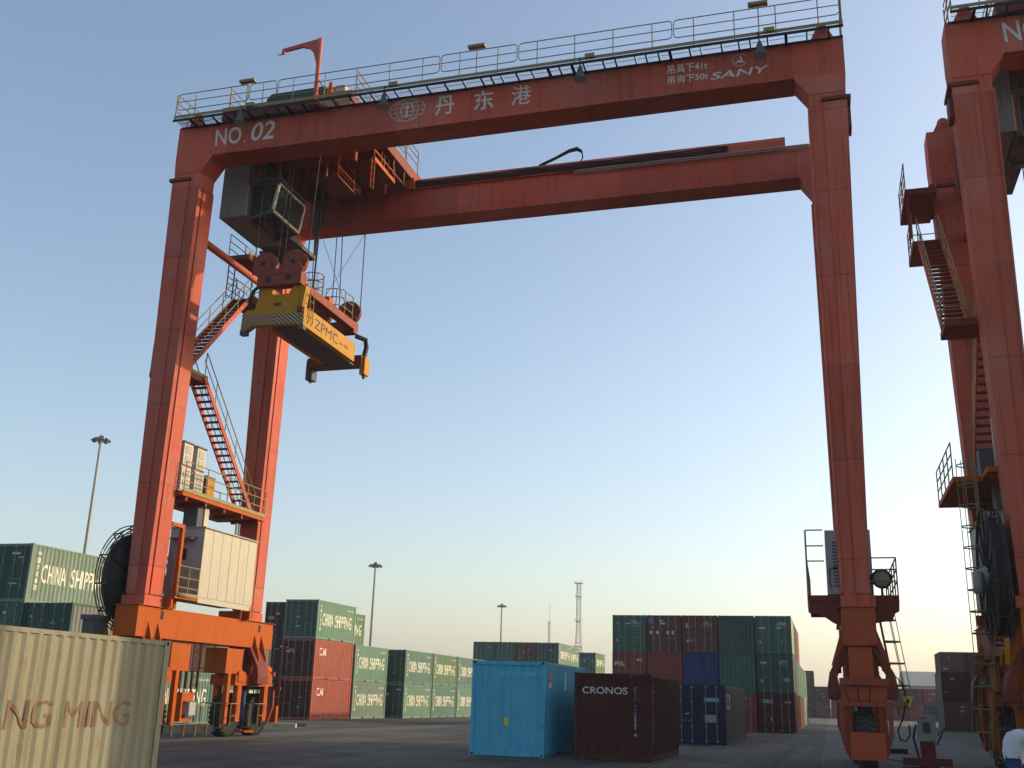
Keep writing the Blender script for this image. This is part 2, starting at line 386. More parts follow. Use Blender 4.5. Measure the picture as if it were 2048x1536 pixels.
def cont(x, y, z, L_, H_, mat, label, front='door', texts=(), near=False, group=None, door_mat=None, name='shipping_container', rods=True, side_mat=None, yawdeg=0, pockets=True):
    """x,y = left front bottom corner; long axis along +Y; front end faces -Y"""
    root = empty(name, (x, y, z)); root.rotation_euler.z = R(yawdeg)
    tag(root, label, 'container', group)
    n_ = max(8, round((L_ - 0.32) / PITCH_C)); ne = 8
    sm = side_mat or mat; dn = 0.022 if near else 0.0
    fm = paint(mat.name + '_worn', tuple(c / 1.0 for c in CRAW[mat.name]), 0.65, 0.3, 0.6, 0.75) if near else mat
    link('frame', me_with(('frame', L_, H_, near), lambda: frame_mb(L_, H_, near), fm), root)
    link('side_panel', me_with(('side_panel', L_, H_, 1, near), lambda: panel('E', W_ - 0.014, 0.16, L_ - 0.16, 0.16, H_ - 0.08, n_, -1, dn), sm), root)
    link('side_panel', me_with(('side_panel', L_, H_, 0), lambda: panel('E', 0.014, 0.16, L_ - 0.16, 0.16, H_ - 0.08, n_, 1), sm), root)
    link('roof', me_with(('roof', L_, H_), lambda: MB().box(0.02, W_ - 0.02, 0.06, L_ - 0.06, H_ - 0.05, H_ - 0.018), mat), root)
    link('floor', me_with(('floor', L_), lambda: MB().box(0.08, W_ - 0.08, 0.1, L_ - 0.1, 0.10, 0.15), DGRY), root)
    link('end_panel', me_with(('end_panel', L_, H_, 'b'), lambda: panel('F', L_ - 0.03, 0.11, W_ - 0.11, 0.15, H_ - 0.12, ne, -1), mat), root)
    cme = me_with(('corner_casting', 0), castings_mb, fm)
    for cx in (0, W_ - 0.158):
        for cy in ((0, L_ - 0.174) if near else (0, L_ - 0.174)):
            for cz in (0, H_ - 0.118):
                link('corner_casting', cme, root, (cx, cy, cz))
                if near:
                    pass
    if near:
        hol = me_with(('casting_hole', 0), lambda: MB().lathe([(0.04, -0.006), (0.04, 0.02)], (0, 0, 0), 'y', 10), BLK)
        for cx in (0.08, W_ - 0.08):
            for cz in (0.06, H_ - 0.06): link('casting_hole', hol, root, (cx, 0, cz))
        hol2 = me_with(('casting_hole', 1), lambda: MB().lathe([(0.04, -0.02), (0.04, 0.006)], (0, 0, 0), 'x', 10), BLK)
        for cy in (0.09, L_ - 0.09):
            for cz in (0.06, H_ - 0.06): link('casting_hole', hol2, root, (W_, cy, cz))
    if L_ < 7 and pockets:
        pk = me_with(('forklift_pocket', 0), lambda: MB().box(W_ - 0.05, W_ - 0.006, -0.18, 0.18, 0.03, 0.145), BLK)
        for cy in (L_ / 2 - 1.02, L_ / 2 + 1.02): link('forklift_pocket', pk, root, (0, cy, 0))
    if front == 'wall':
        link('end_panel', me_with(('end_panel', H_, 'f', near), lambda: panel('F', 0.03, 0.11, W_ - 0.11, 0.15, H_ - 0.12, ne, 1, dn), mat), root)
    else:
        dm = door_mat or mat
        for k in (0, 1):
            xa, xb = (0.115, W_ / 2 - 0.01) if k == 0 else (W_ / 2 + 0.01, W_ - 0.115)
            def leaf(xa=xa, xb=xb):
                mb = MB().box(xa, xb, 0.045, 0.075, 0.155, H_ - 0.13)
                hh = (H_ - 0.40) / 4
                for i in range(4): mb.box(xa + 0.10, xb - 0.10, 0.028, 0.0445, 0.22 + i * hh, 0.22 + i * hh + hh * 0.72)
                return mb
            dl = link('door', me_with(('door', H_, k), leaf, dm), root)
            if rods:
                for q in (0.30, 0.74):
                    xr = xa + (xb - xa) * q
                    def rodm(xr=xr):
                        mb = MB().tube([(xr, 0.012, 0.09), (xr, 0.012, H_ - 0.06)], 0.017, 6)
                        for zz in (0.14, 0.75, H_ - 0.75, H_ - 0.12): mb.box(xr - 0.045, xr + 0.045, 0.0, 0.028, zz - 0.04, zz + 0.04)
                        mb.box(xr - 0.16 if q > .5 else xr, xr if q > .5 else xr + 0.16, -0.006, 0.008, 1.0, 1.035)
                        return mb
                    link('lock_rod', me_with(('lock_rod', H_, k, q), rodm, GALV), dl)
    if front == 'door' and not near:
        rr = random.Random(int(x * 31 + y * 17 + z * 7))
        for q in range(rr.randint(2, 4)):
            a = rr.choice((0.25, 0.85, 1.4, 1.75)) + rr.uniform(-.05, .05); b = rr.choice((0.8, 1.4, 1.7, 1.95, 2.1)); hh = rr.choice((0.05, 0.05, 0.10, 0.18))
            sticker(root, rr.choice((GRYP, GRYP, LETT)), 'F', 0.024, a, a + rr.choice((0.14, 0.3, 0.42)), b, b + hh)
    cs = corr_fn(0.16, L_ - 0.16, n_); cf = corr_fn(0.11, W_ - 0.11, ne)
    for t in texts:
        face, s_, u0, u1, z0, z1, mt = t[:7]
        bold = t[7] if len(t) > 7 else 0.012
        if face == 'E': o = lettering(s_, root, mt, 'E', W_ - 0.014, u0, u1, z0, z1, bold, cs)
        elif front == 'wall': o = lettering(s_, root, mt, 'F', 0.03, u0, u1, z0, z1, bold, cf)
        else: o = lettering(s_, root, mt, 'F', 0.026, u0, u1, z0, z1, bold)
    return root
def sticker(root, mat, face, off, u0, u1, z0, z1):
    return flat_print([([(u0, z0), (u1, z0), (u1, z1), (u0, z1)], [(0, 1, 2, 3)])], root, mat, face, off, name='sticker')

C = {}; CRAW = {}
def cp(n, c, **k): CRAW['container_' + n] = c; C[n] = paint('container_' + n, c, k.get('rough', 0.6), k.get('fade', 0.3), k.get('dirt', 0.4), k.get('rust', 0.15)); return C[n]
cp('pale_green', (0.145, 0.270, 0.190)); cp('grey_green', (0.170, 0.25, 0.195), fade=0.5, rust=0.3); cp('moss_green', (0.125, 0.21, 0.125), fade=0.4, rust=0.2); cp('green', (0.055, 0.150, 0.105)); cp('dark_green', (0.050, 0.105, 0.085)); cp('sea_green', (0.11, 0.215, 0.175))
cp('brown', (0.130, 0.050, 0.040)); cp('red_brown', (0.24, 0.056, 0.040)); cp('dark_brown', (0.065, 0.035, 0.030)); cp('rose_red', (0.36, 0.085, 0.055))
cp('maroon', (0.070, 0.016, 0.013), rust=0.25, fade=0.12); cp('blue', (0.070, 0.42, 0.60), dirt=0.4, rust=0.25); cp('navy', (0.020, 0.035, 0.080)); cp('deep_blue', (0.02, 0.05, 0.16))
cp('slate', (0.085, 0.088, 0.09)); cp('khaki', (0.272, 0.256, 0.170), fade=0.4, dirt=0.6, rust=0.3); cp('grey', (0.20, 0.20, 0.19)); cp('cream', (0.50, 0.50, 0.38)); cp('orange', (0.50, 0.12, 0.04)); cp('taupe', (0.16, 0.135, 0.12))
H8, H9, L20, L40 = 2.591, 2.896, 6.058, 12.192
CSH = [('E', '中国海运集团', 0, 0, 0, 0, LETB)]
def shipping_print(root, cs):
    for i, ch in enumerate('中国海运集团'):
        lettering(ch, root, LETB, 'E', W_ - 0.014, 0.42, 0.66, 2.08 - i * 0.30, 2.30 - i * 0.30, 0.01, cs)
    lettering('CHINA', root, LETB, 'E', W_ - 0.014, 0.85, 2.45, 0.92, 1.76, 0.004, cs)
    lettering('SHIPPING', root, LETB, 'E', W_ - 0.014, 2.80, 5.45, 0.92, 1.76, 0.004, cs)
    lettering('CCLU 431', root, LETB, 'E', W_ - 0.014, 4.6, 5.6, 2.15, 2.27, 0.01, cs)
CS20 = corr_fn(0.16, L20 - 0.16, max(8, round((L20 - 0.32) / PITCH_C)))
GV = [0]
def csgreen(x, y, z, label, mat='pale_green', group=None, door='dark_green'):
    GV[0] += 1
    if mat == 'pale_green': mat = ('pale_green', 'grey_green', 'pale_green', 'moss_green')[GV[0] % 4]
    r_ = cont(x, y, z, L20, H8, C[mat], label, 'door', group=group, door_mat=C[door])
    shipping_print(r_, CS20); return r_
def colr(xr): return xr - W_

# foreground four
gr = cont(-11.65 - W_, -14.0 - L40, 0, L40, H8, C['khaki'], 'weathered khaki container with faded red lettering, large in the lower left foreground', 'door', near=True,
          texts=[('E', 'YANG MING', 7.35, 11.25, 1.10, 1.52, LETR, 0.0)])
bl = cont(-10.98, 1.78, 0, L20, H9, C['blue'], 'bright blue tall container with a yellow sticker, beside the maroon one', 'wall', near=True,
          texts=[('F', 'TRLU 676486 1', 0.70, 2.25, H9 - 0.44, H9 - 0.33, LETC), ('F', 'TRLU', 1.0, 1.0 + .4, 0.3, 0.34, LETC)][:1])
sticker(bl, LETY, 'F', 0.03, 1.10, 1.24, 0.92, 1.15)
sticker(bl, LETO, 'E', W_ - 0.014, 0.55, 0.85, H9 - 0.62, H9 - 0.35)
sticker(bl, LETT, 'E', W_ - 0.014, 0.55, 0.85, H9 - 0.80, H9 - 0.64)
sticker(bl, LETC, 'E', W_ - 0.014, 2.6, 2.85, H9 - 0.85, H9 - 0.25)
cr = cont(-7.66, 2.05, 0, L20, H8, C['maroon'], 'maroon container with white capital lettering on its end, beside the blue one', 'wall', near=True,
          texts=[('F', 'CRONOS', 0.24, 1.68, 1.96, 2.17, LETT, 0.012)], group=None)
for i, ch in enumerate('CRXU 2405032 8'):
    if ch != ' ': lettering(ch, cr, LETV if 0 < i < 8 else LETT, 'F', 0.03, 1.88, 1.95, 2.10 - i * 0.105, 2.18 - i * 0.105, 0.01, corr_fn(0.11, W_ - 0.11, 8))
for i, ch in enumerate('CRXU 2405032'):
    if ch != ' ': lettering(ch, cr, LETT, 'E', W_ - 0.014, 0.42, 0.60, 2.15 - i * 0.15, 2.26 - i * 0.15, 0.01, CS20)
nv = cont(-6.93, 18.6, 0, L40, H8, C['navy'], 'dark navy container with upright lock rods, standing before the tall right stack', 'door', near=True, side_mat=C['slate'],
          texts=[('E', 'OOCL', 0.7, 2.6, 1.55, 2.2, LETT)])
sticker(nv, LETC, 'F', 0.026, 1.48, 2.15, 1.85, 2.02); sticker(nv, GRYP, 'F', 0.026, 1.50, 2.0, 0.95, 1.28); sticker(nv, LETT, 'F', 0.026, 0.62, 0.80, 1.28, 1.33)

# right-hand stack, front row: 5 columns x 3 tiers
ORD = ['leftmost', 'second', 'middle', 'fourth', 'rightmost']; TIER = ['bottom', 'middle', 'top']
cols = [['brown', 'red_brown', 'green'], ['maroon', 'red_brown', 'brown'], ['brown', 'deep_blue', 'brown'], ['red_brown', 'green', 'dark_green'], ['maroon', 'dark_green', 'green']]
cname = dict(green='green', dark_green='dark green', red_brown='red brown', brown='brown', maroon='maroon', deep_blue='deep blue', dark_brown='dark brown', pale_green='pale green', sea_green='sea green', rose_red='rose red', navy='navy', cream='cream', orange='orange', taupe='taupe', grey='grey')
for ci in range(5):
    for ti in range(3):
        x = -2.27 - W_ - (4 - ci) * (W_ + 0.092)
        fr = 'wall' if (ci, ti) in ((1, 1), (3, 2), (3, 1), (2, 1)) else 'door'
        tx = []
        if (ci, ti) == (0, 1): tx = [('F', 'PIL', 0.18, 0.95, 1.62, 1.92, LETT, 0.02)]
        if (ci, ti) == (4, 0): tx = [('F', 'TEX', 0.30, 1.05, 1.92, 2.16, LETT, 0.015)]
        if (ci, ti) == (2, 2): tx = [('F', 'K', 0.25, 0.48, 1.75, 2.05, LETT, 0.02)]
        cl = cols[ci][ti]
        r_ = cont(x, 45.2 + random.uniform(-.06, .06), ti * H8, L20, H8, C[cl], f'{cname[cl]} container, {ORD[ci]} column, {TIER[ti]} tier, front of the tall right stack', fr, tx,
             group='containers of the tall right stack', side_mat=C['cream'] if (ci, ti) == (4, 2) else (C['taupe'] if ci == 4 else None))
        if (ci, ti) == (1, 2):
            sticker(r_, LETV, 'F', 0.026, 0.14, 0.42, 2.0, 2.42)
            for a in (0.2, 0.66, 1.4, 1.75): sticker(r_, LETT, 'F', 0.026, a, a + 0.16, 1.25, 1.5)
        if (ci, ti) in ((4, 2), (2, 2), (4, 1), (0, 2)):
            for a, b_ in ((0.25, 0.7), (1.5, 1.9), (1.65, 2.0)): sticker(r_, GRYP, 'F', 0.026, a, a + 0.12, b_, b_ + 0.2)
            sticker(r_, GRYP, 'F', 0.026, 1.45, 2.05, 1.98, 2.03); sticker(r_, GRYP, 'F', 0.026, 1.5, 2.1, 1.80, 1.84)
ROW = ['second', 'third', 'fourth', 'fifth', 'sixth', 'seventh', 'eighth']
for ri, (yy, tiers, cc) in enumerate(((51.5, 3, ('orange', 'sea_green', 'dark_green')), (57.8, 3, ('orange', 'pale_green', 'rose_red')), (64.1, 2, ('dark_green', 'pale_green')), (70.4, 2, ('pale_green', 'pale_green')),
                                     (76.7, 2, ('cream', 'pale_green')), (83.0, 2, ('green', 'pale_green')))):
    for ti in range(tiers):
        for k in (0, 1):
            if k == 1 and ti < tiers - 1: continue
            cl = cc[ti] if k == 0 else 'green'
            cont(-2.27 - W_ - k * (W_ + .09), yy, ti * H8, L20, H8, C[cl], f'{cname[cl]} container, {TIER[ti]} tier, {ROW[ri]} row back in the tall right stack' + (', one column in' if k else ''), 'door', group='containers behind the tall right stack')

# left block beside the crane (two columns) and the stacks further back
b_ = 'left block beside the crane'
csgreen(-33.6 - W_, 7.3, 2 * H8, 'pale green lettered container topping the stack at the far left edge')
for ti, cl in ((0, 'dark_green'), (1, 'green')):
    cont(-33.6 - W_, 7.3, ti * H8, L20, H8, C[cl], f'{cname[cl]} container, {TIER[ti]} tier under the lettered one at the left edge', group=b_)
for ti, cl in ((0, 'brown'), (1, 'green'), (2, 'dark_green')):
    cont(-36.15 - W_, 7.5, ti * H8, L20, H8, C[cl], f'{cname[cl]} container, {TIER[ti]} tier, cut by the left edge of the photo', group=b_)
cont(-31.15 - W_, 7.4, 0, L20, H8, C['brown'], 'brown container at ground level hidden behind the khaki container', group=b_)
r_ = cont(-31.15 - W_, 7.4, H8, L20, H8, C['dark_green'], 'dark green doored container with orange letters on its grey side, left', group=b_, side_mat=C['grey'], texts=[('E', 'GESEACO', 0.9, 4.6, 0.95, 1.6, LETO, 0.02)])
for k, yy in enumerate((13.2, 19.05)):
    csgreen(-31.15 - W_, yy, 0, ('pale green lettered container behind the left crane wheels, nearer one', 'pale green lettered container behind the left crane wheels, farther one')[k], 'sea_green', b_)
    cont(-31.15 - W_, yy, H8, L20, H8, C['dark_brown'], ('dark brown container above the nearer lettered one under the crane beam', 'brown container above the farther lettered one behind the crane wheels')[k], group=b_, side_mat=C['taupe'] if k else None)
# CAI stack
b_ = 'stack with two rose red containers'
for ti in (0, 1):
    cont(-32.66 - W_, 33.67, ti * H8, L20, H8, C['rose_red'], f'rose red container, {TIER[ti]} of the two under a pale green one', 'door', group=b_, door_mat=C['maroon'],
         texts=[('E', 'CAI', 0.75, 1.75, 1.55, 2.05, LETB, 0.012)] + ([('F', 'CAI', 0.5, 0.85, 1.75, 1.95, LETT)] if ti else []))
csgreen(-32.66 - W_, 33.67, 2 * H8, 'pale green lettered container topping the two rose red ones')
for ti, cl in enumerate(('maroon', 'dark_brown', 'dark_brown')):
    cont(-35.25 - W_, 35.6, ti * H8, L20, H8, C[cl], f'{cname[cl]} container, {TIER[ti]} tier, left of the rose red stack', 'door', group=b_)
# greens behind
b_ = 'pale green lettered containers in the middle distance'
for ti in (0, 1):
    csgreen(-32.75 - W_, 40.3, ti * H8, f'pale green lettered container, {TIER[ti]} tier, next behind the rose red stack', group=b_)
csgreen(-35.2 - W_, 41.0, 2 * H8, 'pale green container peeking out above and behind the rose red stack')
for ti in (0, 1): cont(-35.2 - W_, 41.0, ti * H8, L20, H8, C['green'], f'green container, {TIER[ti]} tier, hidden left of the lettered green row', group=b_)
for k, yy in enumerate((47.6, 53.9, 60.2, 66.5)):
    for ti in (0, 1):
        csgreen(-31.75 - W_, yy, ti * H8, f'pale green lettered container, {TIER[ti]} tier, {("nearest", "second", "third", "last")[k]} of the row left of the blue container', 'pale_green' if (k + ti) % 2 == 0 else 'sea_green', b_)
# stack in the far middle, above the blue container
NTH_ = ['first', 'second', 'third', 'fourth']
b_ = 'far stack seen above the blue container'
for k, cl in enumerate(('green', 'green', 'brown', 'green')):
    for ti in (1, 2):
        x = -38.3 + k * (W_ + 0.06)
        lab = f'{cname[cl]} container, {TIER[ti]} tier, {("leftmost", "second", "third", "rightmost")[k]} in the far stack above the blue container'
        if k == 3: csgreen(x, 84.0, ti * H8, lab.replace('green container', 'green lettered container'), 'pale_green', b_)
        else: cont(x, 84.0, ti * H8, L20, H8, C[cl], lab, group=b_)
for k in range(4): cont(-38.3 + k * (W_ + 0.06), 84.0, 0, L20, H8, C['brown'], f'brown container, {NTH_[k]} from left at ground level under the far stack', group=b_)
csgreen(-31.3, 90.3, 2 * H8, 'pale green lettered container in the top tier, second row of the far stack', 'pale_green', b_)
csgreen(-31.5, 107.0, 2 * H8, 'pale green lettered container farthest right in the far stack', 'pale_green', b_)
for ti in (0, 1): csgreen(-31.5, 107.0, ti * H8, f'pale green lettered container, {TIER[ti]} tier, farthest right in the far stack', 'pale_green', b_)
for ti in (0, 1): csgreen(-31.3, 90.3, ti * H8, f'pale green lettered container, {TIER[ti]} tier, second row of the far stack', 'pale_green', b_)
# far right: wall of containers, brown stack behind the second crane
NTH = ['first', 'second', 'third', 'fourth', 'fifth', 'sixth', 'seventh', 'eighth', 'ninth', 'tenth', 'eleventh']
b_ = 'far row of containers beyond the yard road'
for k in range(11):
    for ti in range(3 if k == 0 else 2):
        cl = ('dark_brown', 'navy', 'brown', 'dark_brown', 'red_brown')[(k * 2 + ti * 3) % 5] if k else 'dark_brown'
        cont(-4.9 + k * (W_ + 0.07), 163.5, ti * H8, L20, H8, C[cl], f'{cname[cl]} container, {TIER[ti]} tier, {NTH[k]} from the left in the far row', group=b_, rods=False)
b_ = 'brown stack behind the second crane'
for k in range(5):
    for ti in range(3):
        cl = ('brown', 'dark_brown', 'red_brown', 'dark_brown')[(k + 2 * ti) % 4]
        cont(11.5 + k * (W_ + 0.08), 91.5 if k < 2 else 88.0, ti * H8, L20, H8, C[cl], f'{cname[cl]} container, {TIER[ti]} tier, {ORD[k]} in the brown stack behind the second crane', group=b_, rods=False)
for k in range(6):
    for ti in range(2):
        cl = ('brown', 'dark_brown', 'maroon', 'dark_green')[(k + 2 * ti) % 4]
        r_ = cont(10.0 + k * (W_ + 0.08), 76.0, ti * H8, L20, H8, C[cl], f'{cname[cl]} container, {TIER[ti]} tier, {("first", "second", "third", "fourth", "fifth", "sixth")[k]} from left before the brown stack', group=b_, rods=False, side_mat=C['taupe'] if k == 0 else None,
             texts=[('F', 'V', 0.9, 1.35, 1.3, 1.8, LETT, 0.02)] if (k, ti) == (1, 0) else [])

b_ = 'unseen shade-casting stack under the second crane'
k = 0  # unseen containers inferred from shade; bays and heights set to cast it
for x, y, n_ in ((10.0, 0.3, 5), (10.0, 12.6, 5), (12.6, 24.9, 4), (12.6, 37.2, 4), (16.2, 49.5, 4), (16.6, 61.8, 4)):
    for ti in range(n_):
        cl = ('brown', 'green', 'red_brown', 'navy', 'dark_green')[(k + ti * 2) % 5]
        cont(x, y, ti * H8, L40, H8, C[cl], f'{cname[cl]} container, {("ground", "second", "third", "fourth", "fifth")[ti]} tier, {NTH[k]} bay of the unseen shading block under the second crane', 'wall', group=b_)
    k += 1

# ------------------------------------------------------------------ gantry crane
crane = empty('gantry_crane', (0, 0, 0))
tag(crane, 'red gantry crane marked NO. 02 spanning the middle of the photo', 'crane', 'rubber tyred gantry cranes')
XR, XL = 0.0, -21.78
def part(name, mat, smooth=False, parent=None):
    mb = MB(); mb._n = (name, mat, smooth, parent); return mb
def done(mb):
    n_, mt, s_, p_ = mb._n
    return mb.build(n_, mt, p_ if p_ is not None else crane, s_)
def mx(x, right):            # mirror about the middle of the span
    return x if right else XL - x
def xs(a, b, right): 
    a, b = mx(a, right), mx(b, right); return (min(a, b), max(a, b))

ZG0, ZG1 = 21.63, 23.0
for right in (True, False):
    for fy in (0.0, 7.0):
        # leg: tapers downwards, wide at the top
        q = part('leg', RED)
        (a0, a1), (b0, b1) = xs(0.58, 1.28, right), xs(0.46, 1.62, right)
        zt = 20.95
        q.hexa([(a0, fy + .02, 4.8), (a1, fy + .02, 4.8), (a1, fy + .98, 4.8), (a0, fy + .98, 4.8), (b0, fy + .02, zt), (b1, fy + .02, zt), (b1, fy + .98, zt), (b0, fy + .98, zt)])
        leg = done(q)
        # front cover plate over the outer half, proud of the leg face
        q = part('cover_plate', RED, parent=leg)
        (c0, c1), (d0, d1) = xs(0.93, 1.30, right), xs(0.90, 1.645, right)
        q.hexa([(c0, fy - .035, 4.85), (c1, fy - .035, 4.85), (c1, fy + .017, 4.85), (c0, fy + .017, 4.85), (d0, fy - .035, 20.6), (d1, fy - .035, 20.6), (d1, fy + .017, 20.6), (d0, fy + .017, 20.6)])
        done(q)
        # inner-face flange strips leave a groove along the front edge
        for ya, yb in ((-0.05, 0.16), (0.26, 0.97)):
            q = part('flange_strip', RED, parent=leg)
            s_ = 1 if right else -1
            def ix(z, o): return mx(0.58 + (0.46 - 0.58) * (z - 4.8) / (zt - 4.8) - o, right)
            p_ = []
            for z in (4.85, 20.4):
                for o, y_ in ((0.06, ya), (0.003, ya), (0.003, yb), (0.06, yb)): p_.append((ix(z, o), fy + y_, z))
            q.hexa(p_); done(q)
        q = part('splice_flange', REDD, parent=leg); e0, e1 = xs(0.84, 1.76, right); q.box(e0, e1, fy - .10, fy + 1.06, 20.62, 20.74); done(q)
        q = part('rung_plate', REDD, parent=leg); e0, e1 = xs(1.6, 1.74, right); q.box(e0, e1, fy + .2, fy + .8, 19.7, 20.4); done(q)
        # knee: gusset between leg and girder
        q = part('knee', RED)
        x1, x2, x3, x4 = 0.0, 0.47, 1.62, 1.655
        poly = [(mx(x1, right), ZG0), (mx(x2, right), 20.95), (mx(x3, right), 20.95), (mx(x4, right), ZG0)]
        q.prism(poly, 'y', fy + 0.0, fy + 1.0); done(q)
        # lower end block
        q = part('leg_foot', RED); e0, e1 = xs(0.50, 1.42, right); q.box(e0, e1, fy - .06, fy + 1.04, 4.46, 4.8); done(q)
for fy in (0.0, 7.0):
    q = part('girder', RED); q.box(XL - 1.655, 1.655, fy, fy + 1.0, ZG0, ZG1); gi = done(q)
    q = part('girder_flange', RED, parent=gi); q.box(XL - 0.02, 0.02, fy - 0.05, fy + 1.05, ZG0 - 0.035, ZG0 - 0.002); done(q)
    q = part('trolley_rail', GRAT, parent=gi); q.box(XL - 1.6, 1.6, fy + 0.45, fy + 0.55, ZG1 + 0.001, ZG1 + 0.13); done(q)
    for xe in (XL - 1.0, 1.0):
        q = part('lifting_lug', RED, parent=gi)
        arc = [(xe + 0.22 * math.cos(t), ZG1 + 0.42 + 0.22 * math.sin(t)) for t in [math.pi * k / 10 for k in range(11)]]
        q.prism([(xe - 0.42, ZG1 + 0.002), (xe + 0.42, ZG1 + 0.002)] + [(xe + 0.22, ZG1 + 0.42)] + arc[1:-1] + [(xe - 0.22, ZG1 + 0.42)], 'y', fy + 0.16, fy + 0.24)
        q.lathe([(0.09, fy + .1), (0.09, fy + .3)], (xe, 0, ZG1 + 0.42), 'y', 14); done(q)
# cable trough with hoses on the far girder
q = part('cable_trough', RED); q.box(XL + 1, -0.45, 6.86, 6.92, ZG1 - 0.05, ZG1 + 0.38); q.box(XL + 1, -0.45, 6.92, 7.2, ZG1 + 0.01, ZG1 + 0.05); done(q)
for k in range(3):
    q = part('hose', BLK); q.tube([(XL + 3 + i * 0.7, 6.80 - 0.02 * k, ZG1 + 0.02 + 0.09 * k + 0.02 * math.sin(i * 1.7 + k)) for i in range(24)], 0.035, 6); done(q)
q = part('pipe_run', GALV); q.tube([(-9, 6.82, ZG1 - 0.08), (0.45, 6.82, ZG1 - 0.08)], 0.03, 6); q.tube([(-9, 6.82, ZG1 - 0.17), (0.45, 6.82, ZG1 - 0.17)], 0.025, 6); done(q)
q = part('cable_loop', BLK)
for k in range(4): q.tube([(-10.6, 7.1, 23.45 + .03 * k), (-9.9, 7.1, 23.72 + .03 * k), (-9.3, 7.1, 23.98 + .04 * k), (-8.95, 7.1, 24.02 + .05 * k), (-8.75, 7.1, 23.9 + .03 * k), (-8.7, 7.1, 23.65), (-8.8, 7.1, 23.5)], 0.03, 5)
done(q)
# far girder flange shows underneath; web stiffener seams as thin welded strips on the near girder
for k in range(9):
    q = part('web_seam', RED); xx = -20.35 + k * 2.36; q.box(xx, xx + 0.05, -0.008, 0.01, ZG0 + 0.01, ZG1 - 0.02); done(q)

# walkway along the near girder
ZW, YW = 23.0, -0.62
wk = part('walkway_edge', BLK); wk.box(XL - 1.55, 1.66, YW - 0.03, YW, ZW - 0.10, ZW); wk.box(XL - 1.55, 1.66, -0.03, -0.001, ZW - 0.08, ZW); walk = done(wk)
q = part('toe_board', YEL, parent=walk); q.box(XL - 1.55, 1.66, YW + 0.02, YW + 0.035, ZW + 0.07, ZW + 0.19); done(q)
random.seed(3)
xx = XL - 1.5; k = 0
while xx < 1.4:
    wd = random.choice((0.62, 0.62, 0.36, 0.30, 0.5))
    if xx + wd > 1.5: break
    q = part('grating_panel', GRAT, parent=walk)
    x_ = xx + 0.02
    while x_ < min(xx + wd, 1.5):
        q.box(x_, x_ + 0.004, YW + 0.003, -0.035, ZW - 0.02, ZW); x_ += 0.055
    q.box(xx + .015, xx + wd - .005, YW * 0.5, YW * 0.5 + 0.006, ZW - 0.02, ZW - 0.001)
    if q.v: done(q)
    q = part('walkway_bracket', BLK, parent=walk)
    q.prism([(YW, ZW - 0.022), (0, ZW - 0.022), (0, ZW - 0.10), (YW, ZW - 0.07)], 'x', xx + wd, xx + wd + random.choice((0.05, 0.10, 0.05, 0.03))); done(q)
    xx += wd + 0.07
def rail_panel(q, xa, xb, y, z, nposts, h=1.12, rad=0.019):
    r_ = 0.13; zl, zm, zt = z + 0.42, z + 0.78, z + h
    loop = []
    for cx, cz, t0 in ((xb - r_, zt - r_, 0), (xa + r_, zt - r_, 90), (xa + r_, zl + r_, 180), (xb - r_, zl + r_, 270)):
        for t in (0, 30, 60, 90): loop.append((cx + r_ * math.cos(R(t0 + t)), y, cz + r_ * math.sin(R(t0 + t))))
    q.tube(loop, rad, 5, True)
    q.bar((xa, y, zm), (xb, y, zm), rad * .9)
    for i in range(nposts):
        x = xa + (xb - xa) * (i + 0.5) / nposts
        q.bar((x, y, z), (x, y, zt), rad)
    return q
px = [-23.04, -19.6, -15.4, -12.25, -9.25, -3.9, 1.6]
px = [-23.25, -20.1, -18.9, -12.28, -9.35, -3.85, 1.6]
for i in range(6):
    np_ = max(1, round((px[i + 1] - px[i]) / 1.42))
    q = part('railing_panel', YEL, parent=walk); rail_panel(q, px[i] + 0.03, px[i + 1] - 0.03, YW + 0.03, ZW, np_); done(q)
for xe in (-23.28, 1.62):
    q = part('end_railing', YEL, parent=walk)
    for z in (0.42, 0.78, 1.12): q.bar((xe, YW + .03, ZW + z), (xe, 0.9, ZW + z + (0.1 if xe < 0 else 0)), 0.022)
    for yy in (YW + .03, 0.2, 0.9): q.bar((xe, yy, ZW), (xe, yy, ZW + 1.12), 0.022)
    done(q)
for x in (-23.0, -20.5, -18, -15, -12, -9, -6, -3, 0, 1.5):   # rail on the inner edge of the far girder top
    pass
for xf, zf in ((-7.04, 22.18), (-1.0, 22.14), (-14.37, 22.18), (-20.27, 22.35)):
    q = part('floodlight', DGRY, True, walk)
    q.lathe([(0.05, 22.56), (0.09, 22.45), (0.11, 22.36), (0.12, 22.26), (0.14, 22.20), (0.19, 22.08), (0.21, 22.00), (0.19, 21.98)], (xf, YW - 0.12, zf - 21.98), 'z', 16)
    fl = done(q)
    q = part('lens', GRYP, parent=fl); q.lathe([(0.18, zf - 0.012), (0.18, zf - 0.008)], (xf, YW - 0.12, 0), 'z', 16); done(q)
    q = part('mounting_arm', BLK, parent=fl); q.bar((xf, YW - 0.12, 22.55 + zf - 21.98), (xf - 0.05, YW - 0.02, ZW + 0.15), 0.025); done(q)
    q = part('ballast_box', YEL, parent=fl); q.box(xf + 0.15, xf + 0.50, YW - 0.12, YW - 0.01, ZW + 0.06, ZW + 0.22); done(q)
for xf in (-10.9, -20.2, -1.0):
    q = part('tube_lamp', YEL, parent=walk); q.box(xf - 0.32, xf + 0.32, YW - 0.10, YW + 0.10, ZW + 1.20, ZW + 1.30); q.bar((xf, YW + .04, ZW), (xf, YW + .04, ZW + 1.2), 0.02); done(q)

